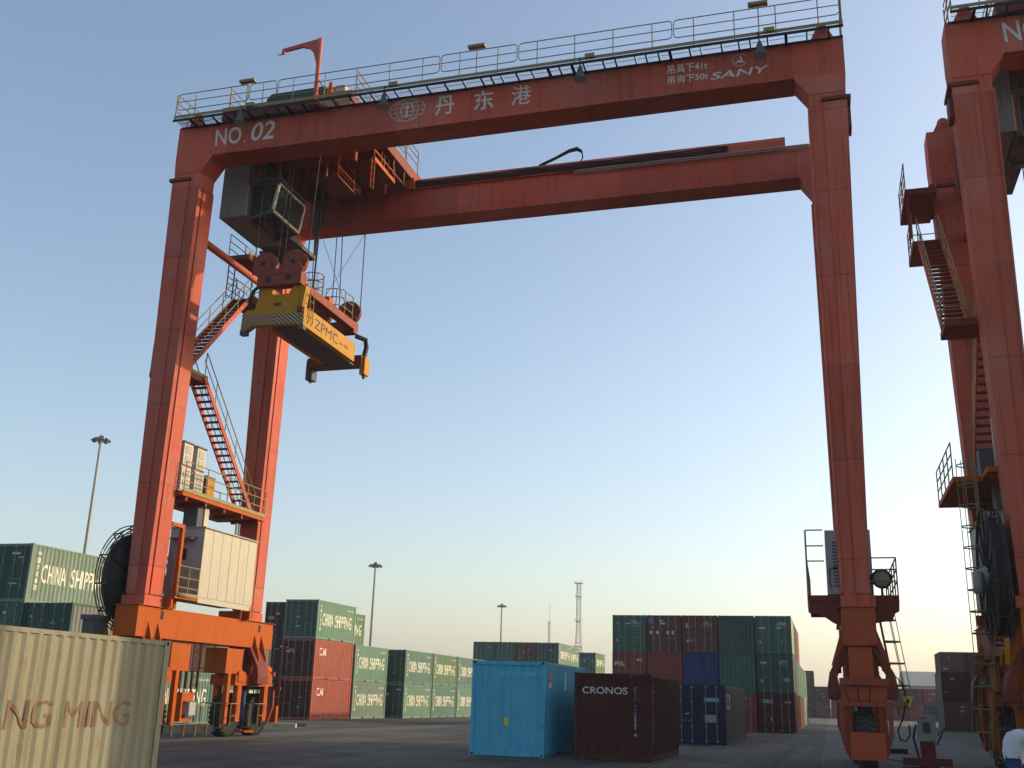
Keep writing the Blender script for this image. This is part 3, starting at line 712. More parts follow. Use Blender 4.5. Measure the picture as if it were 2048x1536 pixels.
# painted marks on the near girder
def mark(s_, x0, x1, z0, z1, bold=0.012, mat=LETT, shear=0.0): return lettering(s_, crane, mat, 'F', -0.004, x0, x1, z0, z1, bold, shear=shear)
mark('NO', -21.75, -20.62, 21.98, 22.72, 0.012, shear=-.04); mark('.', -20.48, -20.40, 21.98, 22.06); mark('02', -20.18, -19.16, 21.98, 22.78, 0.012, shear=.1)
mark('丹', -12.62, -11.90, 22.02, 22.80, 0.014); mark('东', -11.14, -10.38, 22.02, 22.80, 0.014); mark('港', -9.72, -9.00, 22.02, 22.80, 0.004)
mark('吊具下41t', -4.14, -2.77, 22.42, 22.76, 0.012); mark('吊钩下50t', -4.14, -2.77, 22.02, 22.34, 0.014)
mark('SANY', -2.64, -0.80, 21.98, 22.26, 0.014, shear=.1)
def ring_pts(cx, cz, rx, rz, w_, t0=0, t1=360, n=36):
    pts = []; fs = []
    for i in range(n + 1):
        t = R(t0 + (t1 - t0) * i / n)
        pts += [(cx + rx * math.cos(t), cz + rz * math.sin(t)), (cx + (rx - w_) * math.cos(t), cz + (rz - w_) * math.sin(t))]
    for i in range(n): fs.append((2 * i, 2 * i + 2, 2 * i + 3, 2 * i + 1))
    return pts, fs
def strip(a, b, w_):
    d = Vector((b[0] - a[0], b[1] - a[1])); n_ = Vector((-d.y, d.x)).normalized() * w_ / 2
    return [(a[0] + n_.x, a[1] + n_.y), (b[0] + n_.x, b[1] + n_.y), (b[0] - n_.x, b[1] - n_.y), (a[0] - n_.x, a[1] - n_.y)], [(0, 1, 2, 3)]
cx, cz = -13.74, 22.44
ch = [ring_pts(cx, cz, 0.70, 0.48, 0.025)]
for dx in (0.24, 0.46): ch += [ring_pts(cx, cz, dx, 0.48, 0.02)]
for dz in (-0.28, -0.10, 0.08, 0.26):
    xw = 0.70 * math.sqrt(max(0, 1 - (dz / 0.48) ** 2)); ch.append(strip((cx - xw, cz + dz), (cx + xw, cz + dz + 0.02), 0.018))
ch += [ring_pts(cx, cz - 0.05, 0.27, 0.36, 0.05, -20, 200), ([(cx - 0.05, cz - 0.26), (cx + 0.05, cz - 0.26), (cx + 0.04, cz + 0.05), (cx + 0.14, cz + 0.05), (cx, cz + 0.24), (cx - 0.14, cz + 0.05), (cx - 0.04, cz + 0.05)], [tuple(range(7))]),
       ([(cx - 0.24, cz - 0.20), (cx, cz - 0.34), (cx + 0.24, cz - 0.20), (cx, cz - 0.27)], [(0, 1, 2, 3)])]
for i, c_ in enumerate(ch): flat_print([c_], crane, LETT, 'F', -0.004 - 0.0008 * i, name='globe_emblem')
cx, cz = -1.69, 22.60
for i, c_ in enumerate([ring_pts(cx, cz, 0.255, 0.235, 0.018),
      ([(cx - .015, cz + 0.17), (cx + .035, cz + 0.17), (cx + 0.10, cz - 0.05), (cx + 0.19, cz - 0.10), (cx - 0.20, cz - 0.10), (cx - 0.10, cz - 0.045), (cx - 0.08, cz + 0.0), (cx + 0.03, cz + 0.0)], [tuple(range(8))])]):
    flat_print([c_], crane, LETT, 'F', -0.004 - .0008 * i, name='maker_emblem')

# sill beams, saddles, bogies and wheels
def tyre_mesh():
    mb = MB(); prof = [(0.42, -0.20), (0.60, -0.235), (0.74, -0.225), (0.79, -0.17), (0.80, 0.0), (0.79, 0.17), (0.74, 0.225), (0.60, 0.235), (0.42, 0.20)]
    mb.lathe(prof, (0, 0, 0), 'x', 32, True)
    for k in range(28):
        t = 2 * math.pi * k / 28
        for s_ in (-1, 1):
            a0, a1 = t + (0.05 if s_ > 0 else 0), t + 0.11 + (0.05 if s_ > 0 else 0)
            p_ = []
            for r_ in (0.775, 0.83):
                for ang, x in ((a0, 0.02 * s_), (a1, 0.02 * s_), (a1 + .08, 0.23 * s_), (a0 + .08, 0.23 * s_)): p_.append((x, r_ * math.cos(ang), r_ * math.sin(ang)))
            mb.hexa(p_)
    return mb.mesh('tyre', RUB)
TYRE = tyre_mesh()
RIM = MB().lathe([(0.42, -0.20), (0.40, -0.10), (0.20, -0.06), (0.18, -0.18), (0.0, -0.18)], (0, 0, 0), 'x', 20, False).lathe([(0.0, 0.18), (0.18, 0.18), (0.20, 0.06), (0.40, 0.10), (0.42, 0.20)], (0, 0, 0), 'x', 20, False).mesh('rim', ORG)
for right in (True, False):
    xc = mx(0.93, right); OR_ = ORG_SHADE if right else ORG
    q = part('sill_beam', OR_); q.box(xc - 0.45, xc + 0.45, -0.35, 8.95, 3.41, 4.44); sill = done(q)
    q = part('sill_flange', OR_, parent=sill); q.box(xc - 0.53, xc + 0.53, -0.4, 1.6, 4.442, 4.458); done(q)
    q = part('sill_flange', OR_, parent=sill); q.box(xc - 0.53, xc + 0.53, 6.6, 9.0, 4.442, 4.458); done(q)
    for yy in (0.95, 7.75):
        q = part('lashing_slot', BLK, parent=sill); q.box(xc + 0.452, xc + 0.458, yy, yy + 0.18, 4.05, 4.33); done(q)
    for cyl, sy in ((0.45, -1), (7.65, 1)):
        # gusset fins on both faces
        for s_ in (-1, 1):
            for dy in (-0.5, 0.05):
                q = part('gusset_fin', OR_, parent=sill)
                xf = xc + s_ * 0.45
                yb = cyl + dy + 0.35
                q.add([(xf, yb, 3.95), (xf, yb, 2.9), (xf + s_ * 0.34, yb, 2.9), (xf, yb + .05, 3.95), (xf, yb + .05, 2.9), (xf + s_ * 0.34, yb + .05, 2.9)], [(0, 1, 2), (3, 5, 4), (0, 3, 4, 1), (1, 4, 5, 2), (2, 5, 3, 0)]); done(q)
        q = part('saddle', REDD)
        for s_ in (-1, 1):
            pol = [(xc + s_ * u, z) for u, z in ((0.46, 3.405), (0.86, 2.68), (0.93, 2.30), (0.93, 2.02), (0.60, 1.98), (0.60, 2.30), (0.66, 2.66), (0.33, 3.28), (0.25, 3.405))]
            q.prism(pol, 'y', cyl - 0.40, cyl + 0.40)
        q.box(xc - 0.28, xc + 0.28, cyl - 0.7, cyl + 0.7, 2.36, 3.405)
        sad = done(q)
        q = part('front_plate', OR_, parent=sad); q.box(xc - 0.33, xc + 0.30, cyl - 0.74 if sy < 0 else cyl + 0.705, cyl - 0.705 if sy < 0 else cyl + 0.74, 2.42, 3.36); done(q)
        q = part('bogie_beam', OR_); q.box(xc - 0.56, xc + 0.56, cyl - 1.45, cyl + 1.45, 1.93, 2.32); bg_ = done(q)
        if not right:
          q = part('motor', OR_, True, bg_); q.lathe([(0.0, -0.32), (0.2, -0.32), (0.2, 0.32), (0.0, 0.32)], (xc + 0.3, cyl + sy * 1.15, 2.56), 'y', 14, False); done(q)
        q = part('drive_box', OR_, parent=bg_); q.box(xc - 0.42, xc + 0.52, cyl - sy * 1.75 - 0.45, cyl - sy * 1.75 + 0.75, 2.36, 3.30); done(q)
        for dy in (-1.05, 1.05):
            yw = cyl + dy
            for s_ in (-1, 1):
                q = part('fork', OR_, parent=bg_)
                q.box(xc + s_ * 0.44 - 0.11, xc + s_ * 0.44 + 0.11, yw - 0.15, yw + 0.15, 0.58, 2.5); done(q)
            q = part('chain_guard', OR_, parent=bg_); q.box(xc + 0.31, xc + 0.60, yw - 0.26, yw + 0.26, 2.08, 2.44); done(q)
            wh = empty('wheel', (xc, yw, 0.82)); wh.parent = crane
            link('tyre', TYRE, wh); link('rim', RIM, wh)
            # yellow tube guard in front of each wheel
            if right or (sy < 0 and dy < 0): continue
            q = part('wheel_guard', YEL, parent=bg_)
            y0 = yw - 0.95
            q.tube([(xc - 0.5, y0, 1.25), (xc + 0.62, y0, 1.25), (xc + 0.72, y0 + 0.12, 1.25), (xc + 0.72, y0 + 0.7, 1.25)], 0.022, 5)
            q.tube([(xc - 0.5, y0, 0.35), (xc + 0.62, y0, 0.35), (xc + 0.72, y0 + 0.12, 0.45), (xc + 0.72, y0 + 0.12, 1.25)], 0.022, 5)
            for u in (-0.5, 0.1, 0.4): q.bar((xc + u, y0, 0.35), (xc + u, y0, 1.25), 0.02)
            q.tube([(xc + 0.72, y0 + 0.62, 1.25), (xc + 0.72, y0 + 0.58, 0.95), (xc + 0.72, y0 + 0.45, 0.80), (xc + 0.72, y0 + 0.2, 0.80)], 0.02, 5)
            done(q)
        q = part('bumper', OR_, parent=bg_); yb = cyl + sy * 2.35; q.box(xc - 0.44, xc + 0.42, yb - 0.09, yb + 0.09, 0.50, 1.16); q.box(xc - 0.1, xc + 0.1, min(yb, cyl + sy * 1.3), max(yb, cyl + sy * 1.3), 0.75, 0.95); done(q)
        q = part('guard_post', OR_, parent=bg_); yb = cyl - sy * 1.85; q.box(xc + 0.34, xc + 0.52, yb - 0.10, yb + 0.10, 0.50, 2.36); done(q)
        yb = cyl + sy * 1.5
        for s_ in (-1, 1):
            q = part('side_plate', REDB, parent=bg_); q.prism([(xc + s_ * 0.56, 1.93), (xc + s_ * 0.66, 1.90), (xc + s_ * 0.68, 1.15), (xc + s_ * 0.46, 0.45), (xc + s_ * 0.40, 0.45), (xc + s_ * 0.56, 1.15)], 'y', yb - 0.06, yb + 0.06); done(q)
        q = part('cross_bar', REDB, parent=bg_); q.box(xc - 0.62, xc + 0.95, yb - 0.05, yb + 0.05, 1.80, 1.92); q.box(xc - 0.62, xc + 0.62, yb - 0.07, yb + 0.07, 2.34, 2.52); done(q)
        q = part('brake_hose', BLK, parent=bg_)
        for k in range(3): q.tube([(xc - 0.45 + k * .3, yb, 2.5), (xc - 0.5 + k * .32, yb - sy * -.1, 2.2), (xc - 0.3 + k * .2, yb, 1.75), (xc - 0.2 + k * .2, yb - sy * .2, 1.5)], 0.018, 5)
        done(q)
        q = part('hydraulic_cylinder', C['deep_blue'], True, bg_); q.lathe([(0.0, 0.3), (0.13, 0.3), (0.13, 1.95), (0.0, 1.95)], (xc + 0.1, cyl, 0), 'z', 12, False); done(q)
        q = part('steering_foot', OR_, parent=bg_); q.box(xc - 0.3, xc + 0.5, cyl - 0.3, cyl + 0.4, 0.16, 0.22); q.bar((xc + .1, cyl, .2), (xc + .1, cyl, .5), .06); done(q)
# hanging conduits and small panel under the left sill, ladder
xc = mx(0.93, False)
q = part('conduit', REDD)
for k in range(4):
    yy = 2.75 + k * 0.38; q.tube([(xc + 0.3, yy, 3.4), (xc + 0.3, yy, 1.75)], 0.03, 5)
for yy in (2.75, 3.51): q.tube([(xc + 0.36, yy, 2.4)] + [(xc + 0.36, yy + 0.19 - 0.19 * math.cos(R(a)), 1.75 - 0.2 * math.sin(R(a))) for a in range(0, 181, 30)] + [(xc + 0.36, yy + 0.38, 2.4)], 0.03, 5)
done(q)
q = part('control_panel', ORG); q.box(xc + 0.2, xc + 0.5, 2.75, 3.5, 1.32, 1.62); q.box(xc + 0.2, xc + 0.5, 2.75, 2.85, 0.62, 1.32); q.box(xc + 0.2, xc + 0.5, 2.85, 3.5, 0.62, 0.72); q.box(xc + 0.2, xc + 0.24, 2.85, 3.5, 0.72, 1.32); cpn = done(q)
q = part('switch_box', GRYP, parent=cpn); q.box(xc + 0.26, xc + 0.56, 3.2, 3.6, 0.84, 1.3); done(q)
q = part('access_ladder', BLK)
for yy in (4.55, 5.0): q.bar((xc - 0.35, yy, 3.4), (xc - 0.35, yy, 0.5), 0.025)
for k in range(9): q.bar((xc - 0.35, 4.55, 0.7 + k * 0.3), (xc - 0.35, 5.0, 0.7 + k * 0.3), 0.018)
done(q)
q = part('hand_hold', YEL); q.tube([(xc + 0.1, 4.45, 3.38), (xc + 0.1, 4.45, 2.55), (xc + 0.1, 4.6, 2.5), (xc + 0.1, 4.6, 2.85)], 0.03, 5); done(q)
q = part('low_railing', YEL)
for z in (0.55, 1.2): q.bar((xc + 0.3, 1.9, z), (xc + 0.3, 4.9, z), 0.02)
for k in range(5): q.bar((xc + 0.3, 1.9 + k * 0.75, 0.1), (xc + 0.3, 1.9 + k * 0.75, 1.2), 0.02)
done(q)
q = part('tie_rod', BLK); q.beam((xc, 2.2, 0.34), (xc, 5.6, 0.34), 0.5, 0.22); done(q)

# bracket frames between the legs
for right in (True, False):
    for y0, y1 in ((1.0, 1.75), (7.0, 6.3)):
        q = part('bracket_frame', RED if right else ORG)
        xb = mx(0.55, right)
        q.beam((xb, y0, 7.42), (xb, y1 + (0.07 if y1 > y0 else -.07), 7.42), 0.14, 0.14); q.beam((xb, y1, 7.35), (xb, y1, 4.46), 0.14, 0.14); done(q)
    q = part('tie_pipe', RED, True); xb = mx(0.62, right); q.tube([(xb, 0.9, 18.45), (xb, 7.05, 18.45)], 0.15, 12); done(q)

# left side: power house, platform, air conditioners, stairs, reel
hx0, hx1, hy0, hy1, hz0, hz1 = -23.35, -21.9, 2.55, 6.4, 4.98, 7.5
q = part('power_house', GRYP); q.box(hx0, hx1 - .03, hy0, hy1, hz0 - .1, hz1); ph = done(q)
n_ = 6; wd = (hy1 - hy0) / n_
for k in range(n_):
    q = part('wall_panel', WHT, parent=ph); q.box(hx1 - 0.028, hx1, hy0 + k * wd + 0.012, hy0 + (k + 1) * wd - 0.012, hz0, hz1 - 0.03); done(q)
q = part('base_rail', WHT, parent=ph); q.box(hx1 - 0.03, hx1 + 0.03, hy0 - .02, hy1 - 0.2, hz0 - 0.22, hz0 - 0.02); done(q)
q = part('roof_edge', GALV, parent=ph); q.box(hx0 - 0.05, hx1 + 0.05, hy0 - 0.05, hy1 + 0.05, hz1 + .002, hz1 + 0.05); done(q)
q = part('door', GRYP, parent=ph); q.box(hx0 + 0.25, hx0 + 1.1, hy0 - 0.03, hy0 - .002, hz0 + 0.05, hz0 + 2.0); done(q)
q = part('window', BLK, parent=ph); q.box(hx0 + 0.5, hx0 + 0.8, hy0 - 0.045, hy0 - .031, hz0 + 1.35, hz0 + 1.75); done(q)
q = part('rain_hood', DGRY, parent=ph); q.hexa([(hx0 + 0.1, hy0 - 0.4, hz1 - 0.47), (hx1 - 0.3, hy0 - 0.4, hz1 - 0.47), (hx1 - 0.3, hy0 - .002, hz1 - 0.40), (hx0 + 0.1, hy0 - .002, hz1 - 0.40), (hx0 + 0.1, hy0 - 0.4, hz1 - 0.43), (hx1 - 0.3, hy0 - 0.4, hz1 - 0.43), (hx1 - 0.3, hy0 - .002, hz1 - 0.34), (hx0 + 0.1, hy0 - .002, hz1 - 0.34)]); done(q)
q = part('exhaust_pipe', GALV, parent=ph); q.tube([(hx1 - 0.4, 5.35, hz1), (hx1 - 0.4, 5.35, hz1 + 0.62), (hx1 - 0.4, 5.55, hz1 + 0.62), (hx1 - 0.4, 5.55, hz1 + 0.1)], 0.05, 6); done(q)
q = part('roof_ventilator', DGRY, parent=ph); q.box(hx0 + 0.35, hx1 - 0.5, 2.7, 3.4, hz1 + .05, 8.40); done(q)
q = part('ventilator_louvre', WHT, parent=ph); q.box(hx1 - 0.498, hx1 - 0.45, 3.1, 3.4, hz1 + .08, 8.35)
done(q)
q = part('porch', ORG); q.box(hx0 + 0.3, hx1 + 0.02, 1.1, 2.5, 4.80, 4.86); porch = done(q)
q = part('porch_pipe', YEL, True, porch); q.tube([(hx1 - 0.02, 1.25, 4.93), (hx1 - 0.02, 2.5, 4.93)], 0.10, 10); done(q)
q = part('porch_railing', YEL, parent=porch)
for z in (5.2, 5.55, 5.95): q.bar((hx1, 1.2, z), (hx1, 2.5, z), 0.022)
for yy in (1.2, 1.85, 2.5): q.bar((hx1, yy, 4.86), (hx1, yy, 5.95), 0.022)
done(q)
for yy in (1.1, 6.5):
    q = part('house_support', ORG); q.box(-23.4, -22.0, yy, yy + 0.12, 4.46, 4.79); done(q)
q = part('handrail_post', YEL); 
for z in (4.9, 5.3, 5.7): q.bar((-21.88, 6.42, z), (-21.88, 7.0, z), 0.02)
q.bar((-21.88, 6.5, 4.5), (-21.88, 6.5, 5.8), 0.022); done(q)
# upper platform over the power house
q = part('upper_platform', ORG); q.box(-23.4, -22.0, 1.02, 6.98, 8.46, 8.62); q.box(-24.2, -23.402, 2.4, 6.98, 8.46, 8.62); upl = done(q)
for k in range(5): q = part('underframe_beam', REDD, parent=upl); q.box(-23.3, -22.05, 1.3 + k * 1.3, 1.42 + k * 1.3, 8.30, 8.458); done(q)
q = part('platform_toe_board', YEL, parent=upl); q.box(-21.998, -21.97, 1.02, 6.98, 8.60, 8.74); done(q)
for xx_ in (-22.0, -24.18):
    q = part('platform_railing', YEL, parent=upl)
    y_a = 1.05 if xx_ > -23 else 2.45
    for z in (9.0, 9.35, 9.70): q.bar((xx_, y_a, z), (xx_, 6.95, z), 0.022)
    for k in range(5): q.bar((xx_, y_a + k * (6.9 - y_a) / 4, 8.62), (xx_, y_a + k * (6.9 - y_a) / 4, 9.70), 0.022)
    done(q)
for k, yy in enumerate((1.08, 1.95)):
    q = part('air_conditioner', GRYP); q.box(-22.95, -22.25, yy, yy + 0.62, 8.66, 10.45); ac = done(q)
    for z in (8.72, 9.62):
        q = part('front_panel', WHT, parent=ac); q.box(-22.249, -22.215, yy + 0.02, yy + 0.60, z, z + 0.80); done(q)
        for dz in (0.08, 0.44):
            q = part('fan_grille', GALV, parent=ac); q.box(-22.214, -22.20, yy + 0.14, yy + 0.48, z + dz, z + dz + 0.28); done(q)
    q = part('cap', DGRY, parent=ac); q.box(-23.0, -22.2, yy - 0.03, yy + 0.65, 10.45, 10.5); done(q)
q = part('junction_cabinet', DGRY); q.box(-23.3, -22.4, 3.0, 3.62, 8.64, 9.6); jc = done(q)
q = part('cabinet_door', YELB, parent=jc); q.box(-22.399, -22.37, 3.02, 3.60, 8.66, 9.58); done(q)
# caged ladder on the outer side
def caged_ladder(name, x, y, z0, z1, dx, cage0, tilt=0.0, mat=YEL):
    q = part(name, mat)
    def X(z): return x + tilt * (z - z0)
    for s_ in (-0.24, 0.24): q.bar((X(z0), y + s_, z0), (X(z1), y + s_, z1), 0.022)
    z = z0 + 0.15
    while z < z1: q.bar((X(z), y - 0.24, z), (X(z), y + 0.24, z), 0.015); z += 0.3
    z = cage0; hoops = []
    while z <= z1 + 0.01:
        hoop = [(X(z) + dx * 0.72 * math.sin(R(a)), y - 0.36 * math.cos(R(a)), z) for a in range(0, 181, 20)]
        q.tube(hoop, 0.02, 4); z += 0.62
    for a in (40, 90, 140): q.bar((X(cage0) + dx * 0.72 * math.sin(R(a)), y - 0.36 * math.cos(R(a)), cage0), (X(z1) + dx * 0.72 * math.sin(R(a)), y - 0.36 * math.cos(R(a)), z1), 0.012, 4)
    return done(q)
caged_ladder('caged_ladder', -23.62, 2.02, 3.0, 9.1, -0.7, 3.3)
caged_ladder('lower_caged_ladder', -23.9, 2.0, 0.9, 3.2, -0.7, 1.2, 0.12)
# landings and stairs
def railing(parent, pts, closed=False, h=1.08, z3=(0.40, 0.74, 1.08), rad=0.022):
    q = part('railing', YEL, parent=parent)
    for a, b_ in zip(pts[:-1], pts[1:]):
        for z in z3: q.bar((a[0], a[1], a[2] + z), (b_[0], b_[1], b_[2] + z), rad)
        n_ = max(1, round((Vector(b_) - Vector(a)).length / 1.1))
        for i in range(n_ + 1):
            t = i / n_; x, y, z = (a[j] + (b_[j] - a[j]) * t for j in range(3))
            q.bar((x, y, z), (x, y, z + h), rad)
    return done(q)
def landing(x0, x1, y0, y1, z, rl):
    q = part('landing', REDD); q.box(x0, x1, y0, y1, z - 0.22, z); l_ = done(q)
    q = part('toe_board', YEL, parent=l_); q.box(x1 - 0.03, x1, y0, y1, z + .002, z + 0.12); done(q)
    railing(l_, rl); return l_
landing(-24.15, -22.5, 1.1, 2.5, 13.28, [(-23.1, 1.12, 13.28), (-24.13, 1.12, 13.28), (-24.13, 1.9, 13.28)])
landing(-24.35, -23.2, 6.25, 8.2, 18.2, [(-24.32, 6.3, 18.2), (-24.32, 8.15, 18.2), (-23.25, 8.15, 18.2)])
landing(-24.5, -23.4, 5.9, 8.6, 20.15, [(-24.47, 5.95, 20.15), (-24.47, 8.55, 20.15), (-23.45, 8.55, 20.15)])
def stairs(x0, x1, a, b, n_):
    q = part('staircase', RED)
    (ya, za), (yb, zb) = a, b
    for x in (x0, x1): q.beam((x, ya, za - 0.02), (x, yb, zb - 0.02), 0.05, 0.20)
    st = done(q)
    q = part('tread', REDD, parent=st); q.box(x0 + 0.03, x1 - 0.03, -0.11, 0.11, -0.02, 0.02)
    me = q.mesh('tread', REDD)
    for i in range(n_):
        t = (i + 0.5) / n_; link('tread', me, st, (0, ya + (yb - ya) * t, za + (zb - za) * t))
    for x in (x0, x1):
        q = part('handrail', YEL, parent=st)
        d = 1 if yb > ya else -1
        q.tube([(x, ya - d * .1, za + 0.55), (x, ya, za + 0.98), (x, yb, zb + 0.98), (x, yb + d * 0.25, zb + 0.85), (x, yb + d * .28, zb + 0.5), (x, yb, zb + 0.45)], 0.022, 5)
        q.bar((x, ya, za + 0.52), (x, yb, zb + 0.52), 0.02)
        for i in range(6):
            t = i / 5; q.bar((x, ya + (yb - ya) * t, za + (zb - za) * t), (x, ya + (yb - ya) * t, za + (zb - za) * t + 0.98), 0.02)
        done(q)
    return st
stairs(-24.15, -23.4, (6.3, 18.2), (1.95, 13.3), 22)
stairs(-23.1, -22.45, (2.2, 13.3), (6.75, 8.66), 21)
q = part('vertical_ladder', REDD)
for s_ in (5.95, 6.45): q.bar((-24.4, s_, 18.2), (-24.4, s_, 20.15), 0.03)
for k in range(7): q.bar((-24.4, 5.95, 18.35 + k * .28), (-24.4, 6.45, 18.35 + k * .28), 0.02)
done(q)
# cable reel on the outer face
rc = Vector((-23.55, 0.95, 5.42))
q = part('cable_reel', BLK)
for rr in (1.90, 1.78, 1.64):
    for xo in (-0.16, 0.16): q.tube([(rc.x + xo, rc.y + rr * math.cos(R(a)), rc.z + rr * math.sin(R(a))) for a in range(0, 360, 8)], 0.022, 5, True)
for k in range(12):
    t = R(30 * k + 10)
    for xo in (-0.16, 0.16): q.bar((rc.x + xo, rc.y + 0.3 * math.cos(t), rc.z + 0.3 * math.sin(t)), (rc.x + xo, rc.y + 1.9 * math.cos(t), rc.z + 1.9 * math.sin(t)), 0.025)
    q.bar((rc.x - .16, rc.y + 1.9 * math.cos(t), rc.z + 1.9 * math.sin(t)), (rc.x + .16, rc.y + 1.9 * math.cos(t), rc.z + 1.9 * math.sin(t)), 0.025)
reel = done(q)
q = part('wound_cable', BLK, True, reel); q.lathe([(0.5, -0.14), (1.60, -0.14), (1.60, 0.14), (0.5, 0.14)], tuple(rc), 'x', 40, True); done(q)
q = part('reel_hub', GALV, True, reel); q.lathe([(0.0, -0.45), (0.18, -0.45), (0.30, -0.2), (0.30, 0.2), (0.18, 0.45), (0.0, 0.45)], tuple(rc), 'x', 18, False); done(q)
q = part('reel_drive', GALV, True, reel); q.lathe([(0, -.3), (.14, -.3), (.14, .3), (0, .3)], (rc.x - 0.45, rc.y - 0.35, rc.z - 0.2), 'z', 12, False); done(q)
q = part('cable_guide', YELB, parent=reel); q.beam((rc.x, -0.25, 3.65), (rc.x, 0.05, 3.0), 0.12, 0.10); q.beam((rc.x - .15, -0.35, 3.4), (rc.x - .15, 0.1, 3.0), 0.06, 0.06); done(q)

# right side: platform, electrical cabinet, drum, railings, ladder
q = part('side_platform', REDD); q.box(-0.42, 2.12, 1.02, 6.98, 4.72, 4.90); spl = done(q)
q = part('platform_skirt', REDD, parent=spl)
q.prism([(-0.42, 4.718), (2.12, 4.718), (2.10, 4.45), (1.98, 4.38), (1.90, 4.2), (1.5, 4.12), (0.5, 4.0), (0.25, 4.12), (0.0, 4.3), (-0.2, 4.36), (-0.42, 4.40)], 'y', 1.04, 1.12); done(q)
railing(spl, [(1.3, 1.05, 4.9), (2.1, 1.05, 4.9), (2.1, 6.9, 4.9)])
q = part('railing', YEL, parent=spl)
for z in (5.9, 6.35, 6.82): q.bar((-0.40, 1.05, z), (0.1, 1.05, z), 0.022)
q.bar((-0.40, 1.05, 4.5), (-0.40, 1.05, 6.82), 0.03)
for yy in (3.0, 5, 6.9): q.bar((-0.4, yy, 4.9), (-0.4, yy, 5.95), 0.02)
for z in (5.3, 5.95): q.bar((-0.4, 1.05, z), (-0.4, 6.9, z), 0.02)
done(q)
q = part('electrical_cabinet', GRYP); q.box(0.16, 1.48, 1.95, 5.0, 5.02, 6.95); ec = done(q)
for k in range(14):
    q = part('louvre', DGRY, parent=ec); q.box(0.36, 0.62, 1.935, 1.949, 5.25 + k * 0.10, 5.30 + k * 0.10); done(q)
q = part('plinth', DGRY, parent=ec); q.box(0.2, 1.44, 2.0, 4.95, 4.9, 5.02); done(q)
q = part('cabinet_handle', BLK, parent=ec); q.tube([(0.30, 1.92, 5.2), (0.24, 1.92, 5.25), (0.24, 1.92, 5.75), (0.30, 1.92, 5.8), (0.6, 1.92, 5.82)], 0.015, 5); done(q)
q = part('round_blower', GALV, True); q.lathe([(0.0, -0.05), (0.2, -0.06), (0.26, -0.03), (0.27, 0.12), (0.24, 0.22), (0.0, 0.24)], (1.70, 1.5, 5.42), 'y', 20, False); bw = done(q)
q = part('blower_rim', BLK, True, bw); q.tube([(1.70 + 0.265 * math.cos(R(a)), 1.44, 5.42 + 0.265 * math.sin(R(a))) for a in range(0, 360, 18)], 0.03, 6, True); done(q)
q = part('blower_mount', BLK, parent=bw); q.beam((1.2, 1.65, 5.42), (1.6, 1.65, 5.42), 0.2, 0.28); q.bar((1.70, 1.6, 4.9), (1.70, 1.6, 5.2), 0.04); done(q)
caged_ladder('side_ladder', 1.95, 2.2, 1.6, 4.7, 0.62, 1.8, -0.13)
q = part('hanging_cable', BLK); q.tube([(1.5, 0.9, 2.8), (1.75, 0.85, 2.75), (2.0, 0.8, 2.45), (2.08, 0.8, 2.0), (1.95, 0.8, 1.5), (1.80, 0.8, 1.2), (1.85, 0.8, 0.95), (2.0, 0.8, 0.92), (2.12, 0.8, 1.1), (2.10, 0.8, 1.35)], 0.025, 5); done(q)
q = part('warning_pennant', LETY); q.add([(1.95, 0.78, 2.10), (2.27, 0.78, 2.12), (2.17, 0.78, 1.80), (1.95, 0.80, 2.10), (2.27, 0.80, 2.12), (2.17, 0.80, 1.80)], [(0, 1, 2), (3, 5, 4), (0, 3, 4, 1), (1, 4, 5, 2), (2, 5, 3, 0)]); wp = done(q)
q = part('pennant_mark', LETD, parent=wp); q.box(2.09, 2.16, 0.77, 0.779, 1.92, 2.04); done(q)

# ------------------------------------------------------------------ trolley with operator cab
trol = empty('crane_trolley', (-19.0, 4.0, ZG1)); 
tag(trol, 'crane trolley with grey glazed operator cab hanging at the left end of the near girder', 'trolley', 'crane trolleys')
class TB(MB): pass
OFF = Vector((-19.0, 4.0, ZG1))
def tpart(root, off, name, mat, mb, smooth=False, parent=None):
    me = mb.mesh(name, mat, smooth)
    if parent is None: me.transform(Matrix.Translation(-off)); return link(name, me, root)
    me.transform(Matrix.Translation(-off)); return link(name, me, parent)
SH = [Vector((0, 0, 0))]
T = lambda n, m_, mb, s_=False, p_=None: tpart(trol, OFF - SH[0], n, m_, mb, s_, p_)
f = MB()
for yy in (0.3, 7.3): f.box(-21.8, -16.2, yy, yy + 0.4, ZG1 + 0.30, ZG1 + 0.85)
for xx_ in (-21.8, -19.2, -16.6): f.box(xx_, xx_ + 0.4, 0.702, 7.298, ZG1 + 0.30, ZG1 + 0.80)
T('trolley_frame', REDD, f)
for xx_ in (-21.3, -16.7):
    for yy in (0.5, 7.5): T('trolley_wheel', GRAT, MB().lathe([(0.2, -0.09), (0.2, 0.09)], (xx_, yy, ZG1 + 0.33), 'y', 14))
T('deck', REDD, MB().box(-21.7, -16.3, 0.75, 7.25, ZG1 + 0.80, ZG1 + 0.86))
T('hoist_drum', DGRY, MB().lathe([(0.45, -1.6), (0.45, 1.6)], (-19.4, 4.0, ZG1 + 1.4), 'y', 18))
T('hoist_motor', GRN, MB().lathe([(0.32, -0.6), (0.32, 0.6)], (-17.6, 2.2, ZG1 + 1.3), 'x', 14))
T('gear_case', GRN, MB().box(-18.4, -17.4, 2.9, 3.9, ZG1 + 0.86, ZG1 + 1.7))
cv = MB().box(-20.1, -17.2, 0.35, 1.0, ZG1 + 0.10, ZG1 + 0.55) if False else MB().prism([(-20.3, 23.87), (-17.7, 23.87), (-17.7, 24.68), (-20.1, 24.66), (-20.3, 24.45)], 'y', 1.0, 1.9)
T('machine_cover', GRN, cv)
